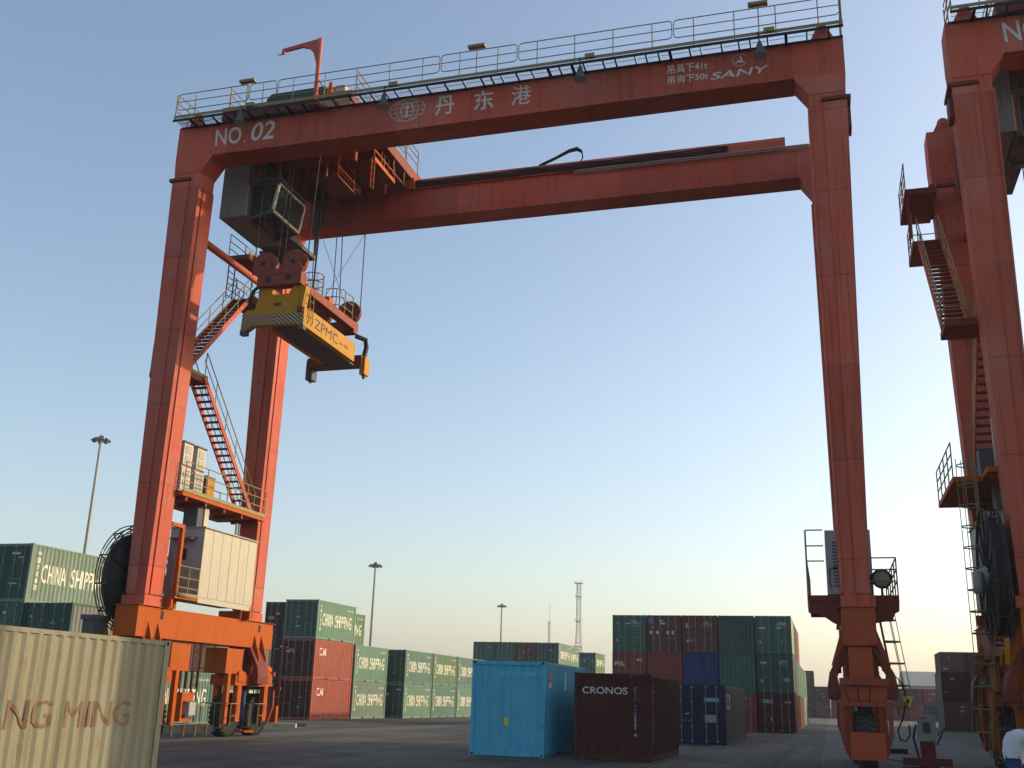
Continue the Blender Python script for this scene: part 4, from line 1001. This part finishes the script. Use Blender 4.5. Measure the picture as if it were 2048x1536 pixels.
T('control_box', GRYP, MB().box(-17.3, -16.88, 1.0, 1.5, 23.87, 24.62))
T('hoist_gearbox', GRN, MB().box(-17.66, -17.34, 1.0, 1.6, 23.87, 24.58))
T('motor_cone', ORG, MB().lathe([(0.26, 23.86 + ZG1 - 23.2), (0.24, 24.0 + ZG1 - 23.2), (0.10, 24.35 + ZG1 - 23.2), (0.06, 24.6 + ZG1 - 23.2)], (-17.2, 0.45, 0), 'z', 12))
for xe, yy0, yy1 in ((-16.25, 0.7, 7.3), (-21.75, 0.7, 7.3)):
    tr = MB()
    for z in (0.45, 0.8, 1.1): tr.bar((xe, yy0, ZG1 + 0.86 + z), (xe, yy1, ZG1 + 0.86 + z), 0.024)
    for k in range(6): tr.bar((xe, yy0 + k * 1.32, ZG1 + 0.86), (xe, yy0 + k * 1.32, ZG1 + 1.96), 0.024)
    T('deck_railing', YEL, tr)
# side gangway lower on the right with ladder, catches the sun
T('gangway', REDD, MB().box(-18.2, -16.5, 4.3, 5.3, 23.62, 23.70))
T('gangway_kick_plate', ORG, MB().box(-16.498, -16.46, 4.3, 5.3, 23.60, 23.80))
T('lower_gangway', REDD, MB().box(-18.4, -16.5, 3.3, 5.4, 22.50, 22.56))
T('gangway_kick_plate', ORG, MB().box(-16.498, -16.46, 3.3, 5.4, 22.48, 22.66))
gw = MB()
for z in (0.4, 0.75, 1.08): gw.tube([(-17.4, 3.32, 22.56 + z), (-16.52, 3.32, 22.56 + z), (-16.50, 5.38, 22.56 + z)], 0.022, 5)
for p_ in ((-17.4, 3.32), (-16.52, 3.32), (-16.5, 4.0), (-16.5, 4.7), (-16.5, 5.38)): gw.bar((p_[0], p_[1], 22.56), (p_[0], p_[1], 23.64), 0.022)
T('gangway_railing', ORG, gw)
gw = MB()
for z in (0.45, 0.8, 1.1): gw.tube([(-16.5, 4.3, 23.7 + z), (-16.3, 4.8, 23.7 + z), (-16.28, 5.9, 23.7 + z)], 0.022, 5)
for p_ in ((-16.5, 4.3), (-16.3, 4.8), (-16.28, 5.9)): gw.bar((p_[0], p_[1], 22.6), (p_[0], p_[1], 24.8), 0.022)
T('end_railing', YEL, gw)
T('buffer', ORG, MB().box(-16.6, -16.35, 6.6, 6.8, 22.9, 23.45)); T('buffer', ORG, MB().box(-16.3, -16.1, 6.6, 6.8, 22.85, 23.35))
ld = MB()
for s_ in (3.1, 3.4): ld.bar((-16.5, s_, 22.5), (-16.5, s_, 21.2), 0.022)
for k in range(5): ld.bar((-16.5, 3.1, 22.4 - k * 0.28), (-16.5, 3.4, 22.4 - k * 0.28), 0.018)
T('hanging_ladder', ORG, ld)
# inner cross structure and catwalk frames below the deck
T('cross_beam', REDD, MB().box(-20.6, -17.0, 2.6, 2.8, 22.2, 23.5).box(-20.6, -17.0, 5.6, 5.8, 22.2, 23.5))
T('equipment_box', REDD, MB().box(-19.2, -17.9, 3.0, 5.2, 22.0, 23.2))
T('machinery_floor', REDD, MB().box(-21.6, -16.5, 1.2, 6.8, 22.95, 23.02))
ir = MB()
for z in (21.5, 21.9, 22.3): ir.bar((-17.6, 2.4, z), (-17.6, 3.9, z), 0.022)
ir.bar((-17.6, 2.4, 21.45), (-17.6, 2.4, 23.0), 0.022); ir.bar((-17.6, 3.9, 21.45), (-17.6, 3.9, 23.0), 0.022)
T('inner_railing', ORG, ir)
T('inner_catwalk', REDD, MB().box(-18.2, -17.55, 2.35, 4.0, 21.40, 21.46))
T('catwalk_hanger', REDD, MB().box(-18.2, -18.1, 2.4, 2.5, 21.46, 23.3).box(-18.2, -18.1, 3.85, 3.95, 21.46, 23.3).box(-18.2, -18.1, 2.5, 3.85, 21.46, 21.52))
# electrical room + cab
SH[0] = Vector((-0.50, 0.78, 0.42))
T('electrical_room', CABG, MB().box(-22.02, -20.84, 1.22, 4.2, 19.52, 23.45))
T('room_door_edge', WHT, MB().box(-20.838, -20.80, 1.22, 1.34, 19.55, 20.85))
T('room_trim', RED, MB().box(-20.79, -20.70, 1.25, 1.45, 19.5, 21.0))
cabf = MB()
ca, cb = (-20.66, 19.33), (-19.62, 19.58)   # floor slopes up towards the front
y0c, y1c = 1.22, 3.35
def fr(a, b, w_=0.09): cabf.beam(a, b, w_, w_)
for yy in (y0c, y1c):
    fr((ca[0], yy, ca[1]), (cb[0], yy, cb[1])); fr((cb[0], yy, cb[1]), (-19.45, yy, 20.75)); fr((-19.45, yy, 20.75), (-20.66, yy, 20.85)); fr((ca[0], yy, ca[1]), (-20.66, yy, 20.9))
T('cab_frame', DGRY, cabf)  # shade on the side frame put in as dark grey, sunlit front frame white
cf = MB()
for a, b in (((cb[0] + .02, y0c, cb[1]), (cb[0] + .02, y1c, cb[1])), ((-19.43, y0c, 20.75), (-19.43, y1c, 20.75)), ((cb[0] + .02, y0c - .02, cb[1] + .05), (-19.43, y0c - .02, 20.7)), ((cb[0] + .02, y1c, cb[1] + .05), (-19.43, y1c, 20.7))): cf.beam(a, b, 0.10, 0.10)
T('window_frame', WHT, cf)
T('front_window', GLASS, MB().hexa([(cb[0] - .02, y0c + .04, cb[1] + .05), (cb[0], y0c + .04, cb[1] + .05), (cb[0], y1c - .04, cb[1] + .05), (cb[0] - .02, y1c - .04, cb[1] + .05), (-19.49, y0c + .04, 20.7), (-19.47, y0c + .04, 20.7), (-19.47, y1c - .04, 20.7), (-19.49, y1c - .04, 20.7)]))
T('floor_window', GLASS, MB().hexa([(ca[0] + .05, y0c + .05, ca[1] + .01), (cb[0] - .05, y0c + .05, cb[1] - .01), (cb[0] - .05, y1c - .05, cb[1] - .01), (ca[0] + .05, y1c - .05, ca[1] + .01), (ca[0] + .05, y0c + .05, ca[1] + .03), (cb[0] - .05, y0c + .05, cb[1] + .01), (cb[0] - .05, y1c - .05, cb[1] + .01), (ca[0] + .05, y1c - .05, ca[1] + .03)]))
T('side_window', GLASS, MB().prism([(ca[0] + .05, ca[1] + .06), (cb[0] - .04, cb[1] + .04), (-19.5, 20.68), (-20.6, 20.78)], 'y', y0c + 0.005, y0c + 0.02))
T('cab_roof', DGRY, MB().box(-20.8, -19.4, 1.2, 3.4, 20.93, 21.05)); T('cab_back_wall', DGRY, MB().box(-20.80, -20.70, 1.3, 3.35, 19.35, 20.9))
T('driver_seat', BLK, MB().box(-20.5, -20.0, 2.0, 2.5, 19.75, 19.9).box(-20.55, -20.45, 2.0, 2.5, 19.9, 20.6).box(-20.3, -20.2, 2.2, 2.3, 19.4, 19.75))
T('control_desk', YELB, MB().box(-20.2, -19.95, 1.5, 1.75, 19.5, 20.0))
for a_, b_ in ((-20.7, 1.25), (-19.6, 1.25), (-20.7, 3.2), (-19.6, 3.2)): T('cab_hanger', REDD, MB().box(a_, a_ + .1, b_, b_ + .1, 21.05, 23.4))
T('room_underframe', DGRY, MB().box(-22.0, -20.2, 3.5, 6.2, 19.62, 19.80).box(-22.0, -21.85, 6.1, 6.2, 19.8, 23.4).box(-20.3, -20.2, 6.1, 6.2, 19.8, 23.4))
SH[0] = Vector((0, 0, 0))
# jib hoist post on the trolley corner
jx, jy = -17.32, -0.45
jb = MB().tube([(jx, jy, 23.0), (jx, jy, 25.78)], 0.085, 10)
T('jib_post', RED, jb)
T('jib_arm', RED, MB().prism([(jx + 0.06, 25.78), (jx - 1.58, 25.56), (jx - 1.62, 25.36), (jx - 1.50, 25.36), (jx - 1.48, 25.44), (jx - 0.75, 25.52), (jx - 0.42, 25.40), (jx - 0.22, 25.15), (jx - 0.09, 24.70), (jx - 0.06, 24.55)], 'y', jy - 0.05, jy + 0.05))
T('jib_stay', ROPE, MB().bar((jx + .05, jy, 24.0), (jx + 0.65, jy, 23.0), 0.018)); T('jib_hook', BLK, MB().tube([(jx - 1.6, jy, 25.36), (jx - 1.7, jy, 25.32), (jx - 1.82, jy, 25.40)], 0.018, 5))
T('jib_base', REDD, MB().box(jx - 0.25, jx + 0.25, jy - 0.3, jy + 1.3, 22.92, 23.02) if False else MB().box(jx - 0.18, jx + 0.18, jy - 0.18, jy + 0.18, 22.81, 23.02))

# ------------------------------------------------------------------ spreader with head block, hung on ropes
spr = empty('container_spreader', (-19.25, 4.3, 15.0))
tag(spr, 'yellow container spreader with hazard stripes hanging from ropes under the trolley', 'spreader', 'container spreaders')
SOFF = Vector((-19.25, 4.3, 15.0))
S = lambda n, m_, mb, s_=False, p_=None: tpart(spr, SOFF, n, m_, mb, s_, p_)
sx0, sx1, sy0, sy1 = -20.5, -18.0, 1.4, 7.2
S('side_beam', YELB, MB().box(sx1 - 0.25, sx1, 1.66, 5.95, 14.83, 15.60)); S('side_beam', YELB, MB().box(-19.58, -19.38, 1.66, 5.95, 14.83, 15.60))
S('bottom_plate', DGRY, MB().box(-19.38, sx1 - 0.25, 1.66, 6.6, 14.84, 14.90))
eb = MB().prism([(sx0 - 0.12, 14.75), (sx0 + 0.15, 14.78), (sx0 + 0.42, 14.95), (sx1 - 0.3, 14.88), (sx1, 14.84), (sx1, 15.55), (sx1 - 0.12, 15.58), (sx0 + 0.10, 15.60), (sx0 - 0.10, 15.45)], 'y', 1.42, 1.655)
def strip_mesh():
    pass
ebm = eb.mesh('end_beam', YELB); ebm.transform(Matrix.Translation(-SOFF)); link('end_beam', ebm, spr)
hz = MB().prism([(sx0 - 0.10, 14.78), (sx0 + 0.15, 14.80), (sx0 + 0.42, 14.97), (sx1 - 0.3, 14.90), (sx1 - 0.01, 14.86), (sx1 - 0.01, 15.32), (sx0 + 0.0, 15.42), (sx0 - 0.08, 15.36)], 'y', 1.405, 1.418)
hm = hz.mesh('hazard_band', HAZ); ho = link('hazard_band', hm, spr); ho.location = -SOFF + Vector((0, 0, 0))
S('twistlock', DGRY, MB().box(sx0 - .14, sx0 + .12, 1.42, 1.66, 14.62, 14.80)); S('twistlock', DGRY, MB().box(sx1 - .2, sx1, 1.42, 1.66, 14.68, 14.84))
S('upper_box', YELB, MB().prism([(-20.15, 15.605), (-18.15, 15.605), (-18.05, 16.45), (-18.6, 16.5), (-18.75, 16.18), (-19.45, 16.18), (-19.55, 16.5), (-19.95, 16.5)], 'y', 1.5, 1.85))
S('box_post', YELB, MB().box(-18.42, -18.30, 1.44, 1.498, 15.62, 16.35)); S('cable_basket', REDD, MB().box(-18.28, -18.05, 1.35, 1.498, 15.35, 15.55))
S('emblem', LETD, MB().box(-19.35, -19.05, 1.49, 1.499, 15.72, 15.82))
S('hose_loop', BLK, MB().tube([(-20.02, 1.45, 16.55), (-20.25, 1.42, 16.35), (-20.32, 1.42, 15.9), (-20.25, 1.42, 15.6)], 0.07, 6))
S('end_beam', REDD, MB().box(sx0, sx1, 6.62, 7.1, 14.90, 15.35)); S('corner_guide', YELB, MB().box(sx1 - .12, sx1 + 0.12, 6.75, 7.2, 14.55, 15.30)); S('corner_guide', DGRY, MB().box(sx0 - .1, sx0 + 0.2, 6.75, 7.2, 14.45, 15.30))
S('flipper', BLK, MB().tube([(sx1 - 0.05, 6.95, 15.3), (sx1 + 0.02, 7.0, 15.8), (sx1 + 0.0, 6.9, 16.1), (sx1 - 0.25, 6.5, 16.15)], 0.11, 8))
S('twistlock', DGRY, MB().lathe([(0.06, 14.35), (0.09, 14.55)], (sx0 + .05, 6.95, 0), 'z', 8)); S('twistlock', DGRY, MB().lathe([(0.06, 14.40), (0.09, 14.55)], (sx1, 6.95, 0), 'z', 8))
S('inner_beam', DGRY, MB().box(-19.35, -18.45, 1.9, 6.6, 15.0, 15.95))
# head block
hb = S('head_block', REDB, MB().box(-20.05, -18.2, 1.30, 1.75, 16.48, 16.98).box(-20.05, -18.2, 6.1, 6.5, 16.2, 16.7).box(-18.5, -18.15, 1.75, 6.1, 16.3, 16.62).box(-20.05, -19.7, 1.75, 6.1, 16.3, 16.62))
S('block_slot', BLK, MB().box(-19.68, -19.48, 1.285, 1.299, 16.62, 16.82).box(-18.85, -18.65, 1.285, 1.299, 16.66, 16.86), False, hb)
shv = [(-19.88, 1.52), (-18.62, 1.52), (-18.55, 6.3), (-19.88, 6.3)]
for k, (xx_, yy) in enumerate(shv):
    zz = 17.42 if k < 2 else 17.12
    s_ = S('sheave', REDB if k < 2 else REDD, MB().lathe([(0.50, -0.10), (0.52, -0.10), (0.47, -0.03), (0.47, 0.03), (0.52, 0.10), (0.50, 0.10)], (xx_, yy, zz), 'y', 28), True)
    S('sheave_axle', BLK, MB().lathe([(0.09, -0.22), (0.09, 0.22)], (xx_, yy, zz), 'y', 12), False, s_)
    S('sheave_cheek', REDB if k < 2 else REDD, MB().prism([(xx_ - 0.45, zz - 0.42 if k < 2 else 16.7), (xx_ + 0.45, zz - 0.42 if k < 2 else 16.7), (xx_ + 0.30, zz + 0.1), (xx_ - 0.30, zz + 0.1)], 'y', yy - 0.19, yy - 0.13), False, s_)
S('sheave_yoke', REDB, MB().prism([(-20.32, 17.05), (-20.1, 16.9), (-18.4, 16.9), (-18.15, 17.1), (-18.3, 17.35), (-18.95, 17.15), (-19.5, 17.15), (-20.2, 17.4)], 'y', 1.28, 1.36))
cg = MB(); cgx, cgy = -18.9, 3.6
for z in (16.7, 17.05, 17.4, 17.75): cg.tube([(cgx + 0.42 * math.cos(R(a)), cgy + 0.42 * math.sin(R(a)), z) for a in range(0, 360, 30)], 0.022, 4, True)
for a in range(0, 360, 45): cg.bar((cgx + 0.42 * math.cos(R(a)), cgy + 0.42 * math.sin(R(a)), 16.6), (cgx + 0.42 * math.cos(R(a)), cgy + 0.42 * math.sin(R(a)), 17.75), 0.015, 4)
S('cable_basket', YEL, cg); S('basket_base', ORG, MB().box(cgx - .4, cgx + .4, cgy - .4, cgy + .4, 16.35, 16.6)); S('basket_base', ORG, MB().box(-18.75, -18.3, 3.9, 4.3, 16.6, 16.95))
rl = MB()
for z in (16.95, 17.3, 17.65):
    rl.tube([(-18.9, 4.75, z), (-18.45, 4.8, z), (-18.25, 5.0, z), (-18.22, 5.9, z)], 0.022, 5)
for p_ in ((-18.9, 4.75), (-18.45, 4.8), (-18.24, 5.2), (-18.22, 5.9)): rl.bar((p_[0], p_[1], 16.6), (p_[0], p_[1], 17.65), 0.022)
S('top_railing', YEL, rl)
la = MB()
for s_ in (1.72, 2.02): la.tube([(sx1 + 0.04, s_, 16.3), (sx1 + 0.06, s_, 15.1), (sx1 - 0.02, s_, 14.95)], 0.02, 5)
for k in range(4): la.bar((sx1 + 0.05, 1.72, 16.2 - k * 0.3), (sx1 + 0.05, 2.02, 16.2 - k * 0.3), 0.018)
S('step_ladder', YEL, la)
o = lettering('ZPMC', spr, LETD, 'E', sx1 - SOFF.x, 2.30 - SOFF.y, 4.35 - SOFF.y, 15.02 - SOFF.z, 15.42 - SOFF.z, 0.0)
o = lettering('35t 40ft', spr, LETD, 'E', sx1 - SOFF.x, 4.5 - SOFF.y, 5.3 - SOFF.y, 15.12 - SOFF.z, 15.26 - SOFF.z, 0.0)
for k, (xx_, yy) in enumerate(shv):
    for s_ in (-0.5, 0.5):
        T('hoist_rope', ROPE, MB().tube([(xx_ + s_ * .98, yy, 17.4 if k < 2 else 17.1), (xx_ + s_ * 1.15, yy + (0.25 if k < 2 else -.3), ZG1 + 0.9)], 0.022, 5))
T('anti_sway_rope', ROPE, MB().bar((-18.5, 3.9, 16.95), (-16.9, 6.8, ZG1 + .4), 0.010, 4)); T('anti_sway_rope', ROPE, MB().bar((-18.3, 5.6, 16.95), (-20.2, 3.2, ZG1 + .3), 0.010, 4))
T('power_cable', BLK, MB().tube([(cgx, cgy, 16.6), (cgx + 0.02, cgy + .05, 20), (cgx + .05, cgy, ZG1 + .8)], 0.04, 6))

# second crane: the same machine one lane to the right, with its own trolley and spreader
c2 = copy_tree(crane); c2.location = (28.22, 0.1, 0)
tag(c2, 'second red gantry crane, cut off by the right edge of the photo', 'crane')
t2 = copy_tree(trol); t2.location = trol.location + Vector((28.22, 0.1, 0)); tag(t2, 'second crane trolley with dark cab under the girder at the right edge', 'trolley')
s2 = copy_tree(spr); s2.location = spr.location + Vector((28.22, 0.1, 0)); tag(s2, 'second container spreader hanging under the trolley of the right crane', 'spreader')

q = MB(); q.prism([(-24.05, 3.0), (-23.6, 3.0), (-23.58, 4.05), (-24.07, 4.05)], 'y', -0.80, -0.10); q.box(-24.12, -23.53, -0.86, -0.04, 3.9, 4.06); q.build('cable_hopper', DGRY, reel)

# ------------------------------------------------------------------ high mast lights and radio towers
mast0 = None
def mast(x, y, h, label):
    global mast0
    if mast0 is None or h > 31:
        r_ = empty('high_mast_light', (x, y, 0))
        MB().lathe([(0.42, 0), (0.40, 3), (0.20, h - 0.4), (0.20, h)], (0, 0, 0), 'z', 14).build('mast', GALV, r_, True)
        MB().tube([(0.95 * math.cos(R(a)), 0.95 * math.sin(R(a)), h - 0.5) for a in range(0, 360, 20)], 0.09, 6, True).build('lamp_ring', DGRY, r_)
        mb = MB()
        for a in range(0, 360, 60): mb.bar((0, 0, h - 0.5), (1.15 * math.cos(R(a)), 1.15 * math.sin(R(a)), h - 0.5), 0.05)
        mb.lathe([(0.35, h - 0.2), (0.40, h + 0.3), (0.0, h + 0.5)], (0, 0, 0), 'z', 10); mb.build('head_frame', DGRY, r_)
        for a in range(0, 360, 45):
            d = Vector((math.cos(R(a)), math.sin(R(a)), 0)); p_ = d * 1.22 + Vector((0, 0, h - 0.45))
            mb = MB().beam(p_ - d * 0.28 + Vector((0, 0, 0.25)), p_ + d * 0.30 - Vector((0, 0, 0.15)), 0.52, 0.36); mb.build('floodlight', DGRY, r_)
        if h < 31: mast0 = r_
    else: r_ = copy_tree(mast0); r_.location = (x, y, 0)
    tag(r_, label, 'light mast', 'high mast lights over the yard'); return r_
mast(-116.2, 114.2, 42.1, 'tall grey light mast at the far left, above the lettered containers')
mast(-97.1, 188.5, 30, 'grey light mast rising behind the pale green container row')
mast(-98.3, 291.6, 30, 'most distant light mast, above the far stack by the blue container')
TOW = paint('tower_paint', (0.55, 0.52, 0.48), 0.6, 0.2, 0.2, 0.05, keep=1)
def lattice(x, y, h, wb, wt, n_, label, decks, spire):
    r_ = empty('lattice_tower', (x, y, 0)); tag(r_, label, 'tower')
    def wz(z): 
        t = z / h; return wb + (wt - wb) * min(1, t / 0.62)
    mb = MB(); rad = 0.15
    cor = ((-1, -1), (1, -1), (1, 1), (-1, 1))
    zs = [h * i / n_ for i in range(n_ + 1)]
    for a, b_ in cor:
        mb.tube([(a * wz(z), b_ * wz(z), z) for z in zs], rad, 5)
    mb.build('tower_leg', TOW, r_)
    br = MB()
    for z0, z1 in zip(zs[:-1], zs[1:]):
        for i in range(4):
            (a, b_), (c_, d_) = cor[i], cor[(i + 1) % 4]
            br.bar((a * wz(z1), b_ * wz(z1), z1), (c_ * wz(z1), d_ * wz(z1), z1), rad * .7, 4)
            br.bar((a * wz(z0), b_ * wz(z0), z0), (c_ * wz(z1), d_ * wz(z1), z1), rad * .5, 4); br.bar((c_ * wz(z0), d_ * wz(z0), z0), (a * wz(z1), b_ * wz(z1), z1), rad * .5, 4)
    br.build('bracing', TOW, r_)
    for zd, k in decks:
        ww = wz(zd) + k; mb = MB().box(-ww, ww, -ww, ww, zd, zd + 0.35)
        for a, b_ in cor: mb.box(a * ww - .1, a * ww + .1, b_ * ww - .1, b_ * ww + .1, zd + .35, zd + 1.6)
        mb.build('platform', TOW, r_)
    if spire: MB().tube([(0, 0, h), (0, 0, h + spire)], 0.14, 5).build('spire', TOW, r_)
    return r_
lattice(-118.6, 491.0, 58.5, 2.9, 0.95, 18, 'tall lattice radio tower on the skyline above the far stack', ((58.2, 1.1), (51.5, 0.5), (39.5, 0.6), (27.0, 0.9)), 0)
lattice(-170.0, 633.0, 49, 3.4, 0.6, 12, 'thin distant lattice tower with a spire, left of the tall one', ((48.5, 0.35),), 11)
# warehouse beyond the far row
wh = empty('warehouse', (48, 320, 0)); tag(wh, 'pale grey warehouse roof beyond the far container row at right', 'building')
MB().box(-26, 26, -15, 15, 0, 8.5).build('wall', GRYP, wh)
MB().prism([(-27, 8.5), (27, 8.5), (27, 9.0), (0, 12.5), (-27, 9.0)], 'y', -16, 16).build('roof', WHT, wh) if False else MB().prism([(-16, 8.51), (16, 8.51), (0, 13.0)], 'x', -27, 27).build('roof', GALV, wh)
MB().lathe([(0.9, 12.9), (1.1, 13.6), (0.0, 14.4)], (-4, 0, 0), 'z', 12).build('roof_vent', DGRY, wh)

# ------------------------------------------------------------------ small things on the ground
eb_ = empty('power_outlet_post', (2.95, 6.3, 0)); tag(eb_, 'grey electrical box on a rusty red post between the two cranes', 'electrical box')
MB().box(-0.26, 0.30, -0.18, 0.18, 0, 0.06).box(-0.20, 0.24, -0.14, 0.14, 0.06, 0.80).build('post', REDD, eb_)
MB().box(-0.24, 0.30, -0.20, 0.20, 0.82, 1.62).build('box', GRYP, eb_); MB().box(-0.10, 0.12, -0.215, -0.201, 1.05, 1.38).build('meter_window', DGRY, eb_); MB().box(-0.16, 0.02, -0.21, -0.201, 1.48, 1.55).build('red_label', LETO, eb_)
MB().box(-0.75, 0.70, -0.30, 0.30, 0.06, 0.30).build('base_block', REDD, eb_)
cbk = MB().tube([(-0.3, -0.1, 1.3), (-0.4, -0.1, 0.9), (-0.32, -0.1, 0.5), (-0.28, -.1, 0.3)], 0.035, 6).tube([(0.34, -0.05, 1.0), (0.62, -0.05, 1.25), (0.42, -0.05, 0.95), (0.3, -0.05, 0.7)], 0.03, 6); cbk.build('cable', BLK, eb_)
o = MB().tube([(3.3, 5.2, 0.04), (4.0, 5.0, 0.05), (4.7, 5.3, 0.04), (5.4, 5.0, 0.05), (6.0, 5.3, 0.04), (7.2, 5.8, 0.04)], 0.045, 6).build('ground_cable', BLK); tag(o, 'thick black cable lying on the ground beside the electrical box post', 'cable')
o = MB().tube([(1.9, 12.0, 0.03), (2.1, 10.5, 0.03), (2.4, 9.0, 0.03), (2.8, 7.2, 0.03)], 0.025, 5).build('trailing_wire', BLK); tag(o, 'thin dark wire trailing from the crane leg towards the electrical box', 'wire')
for k, (x, y, ln, an, lab, c_) in enumerate(((-26.7, 19.1, 1.2, 10, 'short pale timber baulk on the ground before the rose red stack', 'cream'), (-27.3, 21.0, 1.5, 35, 'longer rusty timber baulk on the ground before the rose red stack', 'taupe'), (2.5, 17.0, 1.0, 5, 'small black wheel chock on the ground behind the right crane leg', 'navy'))):
    mb = MB().prism([(-0.11, 0.004), (0.11, 0.004), (0.11, 0.17), (0.07, 0.21), (-0.09, 0.20), (-0.11, 0.17)], 'x', -ln / 2, ln / 2)
    o = mb.build('timber_baulk' if k < 2 else 'wheel_chock', C[c_]); o.location = (x, y, 0.0); o.rotation_euler.z = R(an); tag(o, lab, 'timber' if k < 2 else 'chock')

# ------------------------------------------------------------------ person bending at the right edge
def skin_mesh(name, pts, edges, mat, sub=2, root=0):
    me = bpy.data.meshes.new(name); me.from_pydata([p[:3] for p in pts], edges, [])
    ob = bpy.data.objects.new(name, me); COL.objects.link(ob)
    md = ob.modifiers.new('skin', 'SKIN'); md.use_smooth_shade = True
    for i, p in enumerate(pts): me.skin_vertices[0].data[i].radius = (p[3], p[4] if len(p) > 4 else p[3])
    me.skin_vertices[0].data[root].use_root = True
    s_ = ob.modifiers.new('sub', 'SUBSURF'); s_.levels = sub; s_.render_levels = sub
    dg = bpy.context.evaluated_depsgraph_get()
    m2 = bpy.data.meshes.new_from_object(ob.evaluated_get(dg)); bpy.data.objects.remove(ob); bpy.data.meshes.remove(me)
    m2.materials.clear(); m2.materials.append(mat)
    for p in m2.polygons: p.use_smooth = True
    return m2
per = empty('person', (3.27, -9.0, 0)); tag(per, 'person in white jacket and blue trousers bending forward at the right edge', 'person')
# faces +X, trunk leaning forward; pelvis at origin column
P_ = [(0.0, 0, 0.93, .15, .17), (0.0, 0, 1.12, .16, .18), (0.06, 0, 1.30, .17, .20), (0.20, 0, 1.42, .16, .20), (0.36, 0, 1.43, .07, .08), (0.50, 0, 1.42, .06),
      (-0.03, -0.11, 0.86, .11), (0.0, -0.12, 0.50, .075), (-0.06, -0.12, 0.10, .055), (0.08, -0.13, 0.05, .05),
      (-0.03, 0.11, 0.86, .11), (0.04, 0.12, 0.50, .075), (0.0, 0.12, 0.10, .055), (0.14, 0.13, 0.05, .05),
      (0.27, -0.20, 1.38, .075), (0.36, -0.25, 1.12, .058), (0.50, -0.22, 0.95, .045), (0.56, -0.21, 0.91, .04),
      (0.27, 0.20, 1.38, .075), (0.38, 0.25, 1.12, .058), (0.55, 0.20, 0.98, .045), (0.61, 0.19, 0.95, .04)]
Ed = [(0, 1), (1, 2), (2, 3), (3, 4), (4, 5), (0, 6), (6, 7), (7, 8), (8, 9), (0, 10), (10, 11), (11, 12), (12, 13), (3, 14), (14, 15), (15, 16), (16, 17), (3, 18), (18, 19), (19, 20), (20, 21)]
body = link('body', skin_mesh('body', P_, Ed, SKIN), per)
Pj = [(0.0, 0.0, 0.80, .17, .20)] + [(P_[i][0], P_[i][1], P_[i][2], P_[i][3] + .05, (P_[i][4] if len(P_[i]) > 4 else P_[i][3]) + .05) for i in (0, 1, 2, 3, 14, 15, 16, 18, 19, 20)]
jk = link('jacket', skin_mesh('jacket', Pj, [(0, 1), (1, 2), (2, 3), (3, 4), (4, 5), (5, 6), (6, 7), (4, 8), (8, 9), (9, 10)], CLW), per)
for v in jk.data.vertices: v.co += v.normal * 0.022 * mnoise.noise(v.co * 9.0) + v.normal * 0.012 * mnoise.noise(v.co * 23.0)
Pt = [(P_[i][0], P_[i][1], P_[i][2] + (0.0), P_[i][3] + .03, (P_[i][4] if len(P_[i]) > 4 else P_[i][3]) + .03) for i in (0, 6, 7, 8, 10, 11, 12)]
Pt[0] = (0.0, 0.0, 0.90, .12, .14)
link('trousers', skin_mesh('trousers', Pt, [(0, 1), (1, 2), (2, 3), (0, 4), (4, 5), (5, 6)], CLB), per)
hd = MB().lathe([(0.0, -0.13), (0.05, -0.12), (0.075, -0.06), (0.085, 0.0), (0.085, 0.05), (0.06, 0.10), (0.0, 0.125)], (0.58, 0, 1.42), 'z', 16, False); hd.build('head', SKIN, per, True)
MB().lathe([(0.092, 0.0), (0.092, 0.055), (0.066, 0.108), (0.0, 0.135)], (0.575, 0, 1.42), 'z', 16, False).build('hair', HAIR, per, True)
def hand(cx, cy, cz, s_):
    pts = [(cx - .03, cy, cz + .01, .028), (cx + .03, cy, cz - .02, .034)]; ed = [(0, 1)]
    for k in range(4):
        o = len(pts); yy = cy + (k - 1.5) * 0.021; ln = (0.85, 1, 0.95, 0.75)[k]
        pts += [(cx + .07, yy, cz - .05, .011), (cx + .07 + .03 * ln, yy, cz - .085, .010), (cx + .06 + .02 * ln, yy, cz - .085 - .03 * ln, .009)]
        ed += [(1, o), (o, o + 1), (o + 1, o + 2)]
    o = len(pts); pts += [(cx + .02, cy + s_ * .045, cz - .05, .012), (cx + .05, cy + s_ * .055, cz - .085, .010)]; ed += [(0, o), (o, o + 1)]
    return pts, ed
for cx_, cy_, cz_, s_ in ((0.57, -0.21, 0.90, 1), (0.62, 0.19, 0.94, -1)):
    a, b_ = hand(cx_, cy_, cz_, s_); link('glove', skin_mesh('glove', a, b_, CLG, 1), per)

# ------------------------------------------------------------------ hazy air over the yard
def haze(dens):
    o = MB().box(-3100, 3100, -3100, 3100, -1.0, 72).build('haze', None)
    mt = bpy.data.materials.new('haze_air'); mt.use_nodes = True; n = mt.node_tree
    for q in list(n.nodes):
        if q.type == 'BSDF_PRINCIPLED': n.nodes.remove(q)
    v = n.nodes.new('ShaderNodeVolumePrincipled'); v.inputs['Density'].default_value = dens
    v.inputs['Color'].default_value = (0.84, 0.90, 1.0, 1); v.inputs['Anisotropy'].default_value = 0.2
    n.links.new(v.outputs[0], n.nodes['Material Output'].inputs['Volume'])
    o.data.materials.append(mt); o['kind'] = 'stuff'; o['label'] = 'pale evening haze over the whole yard'; o['category'] = 'haze'
haze(0.00036)
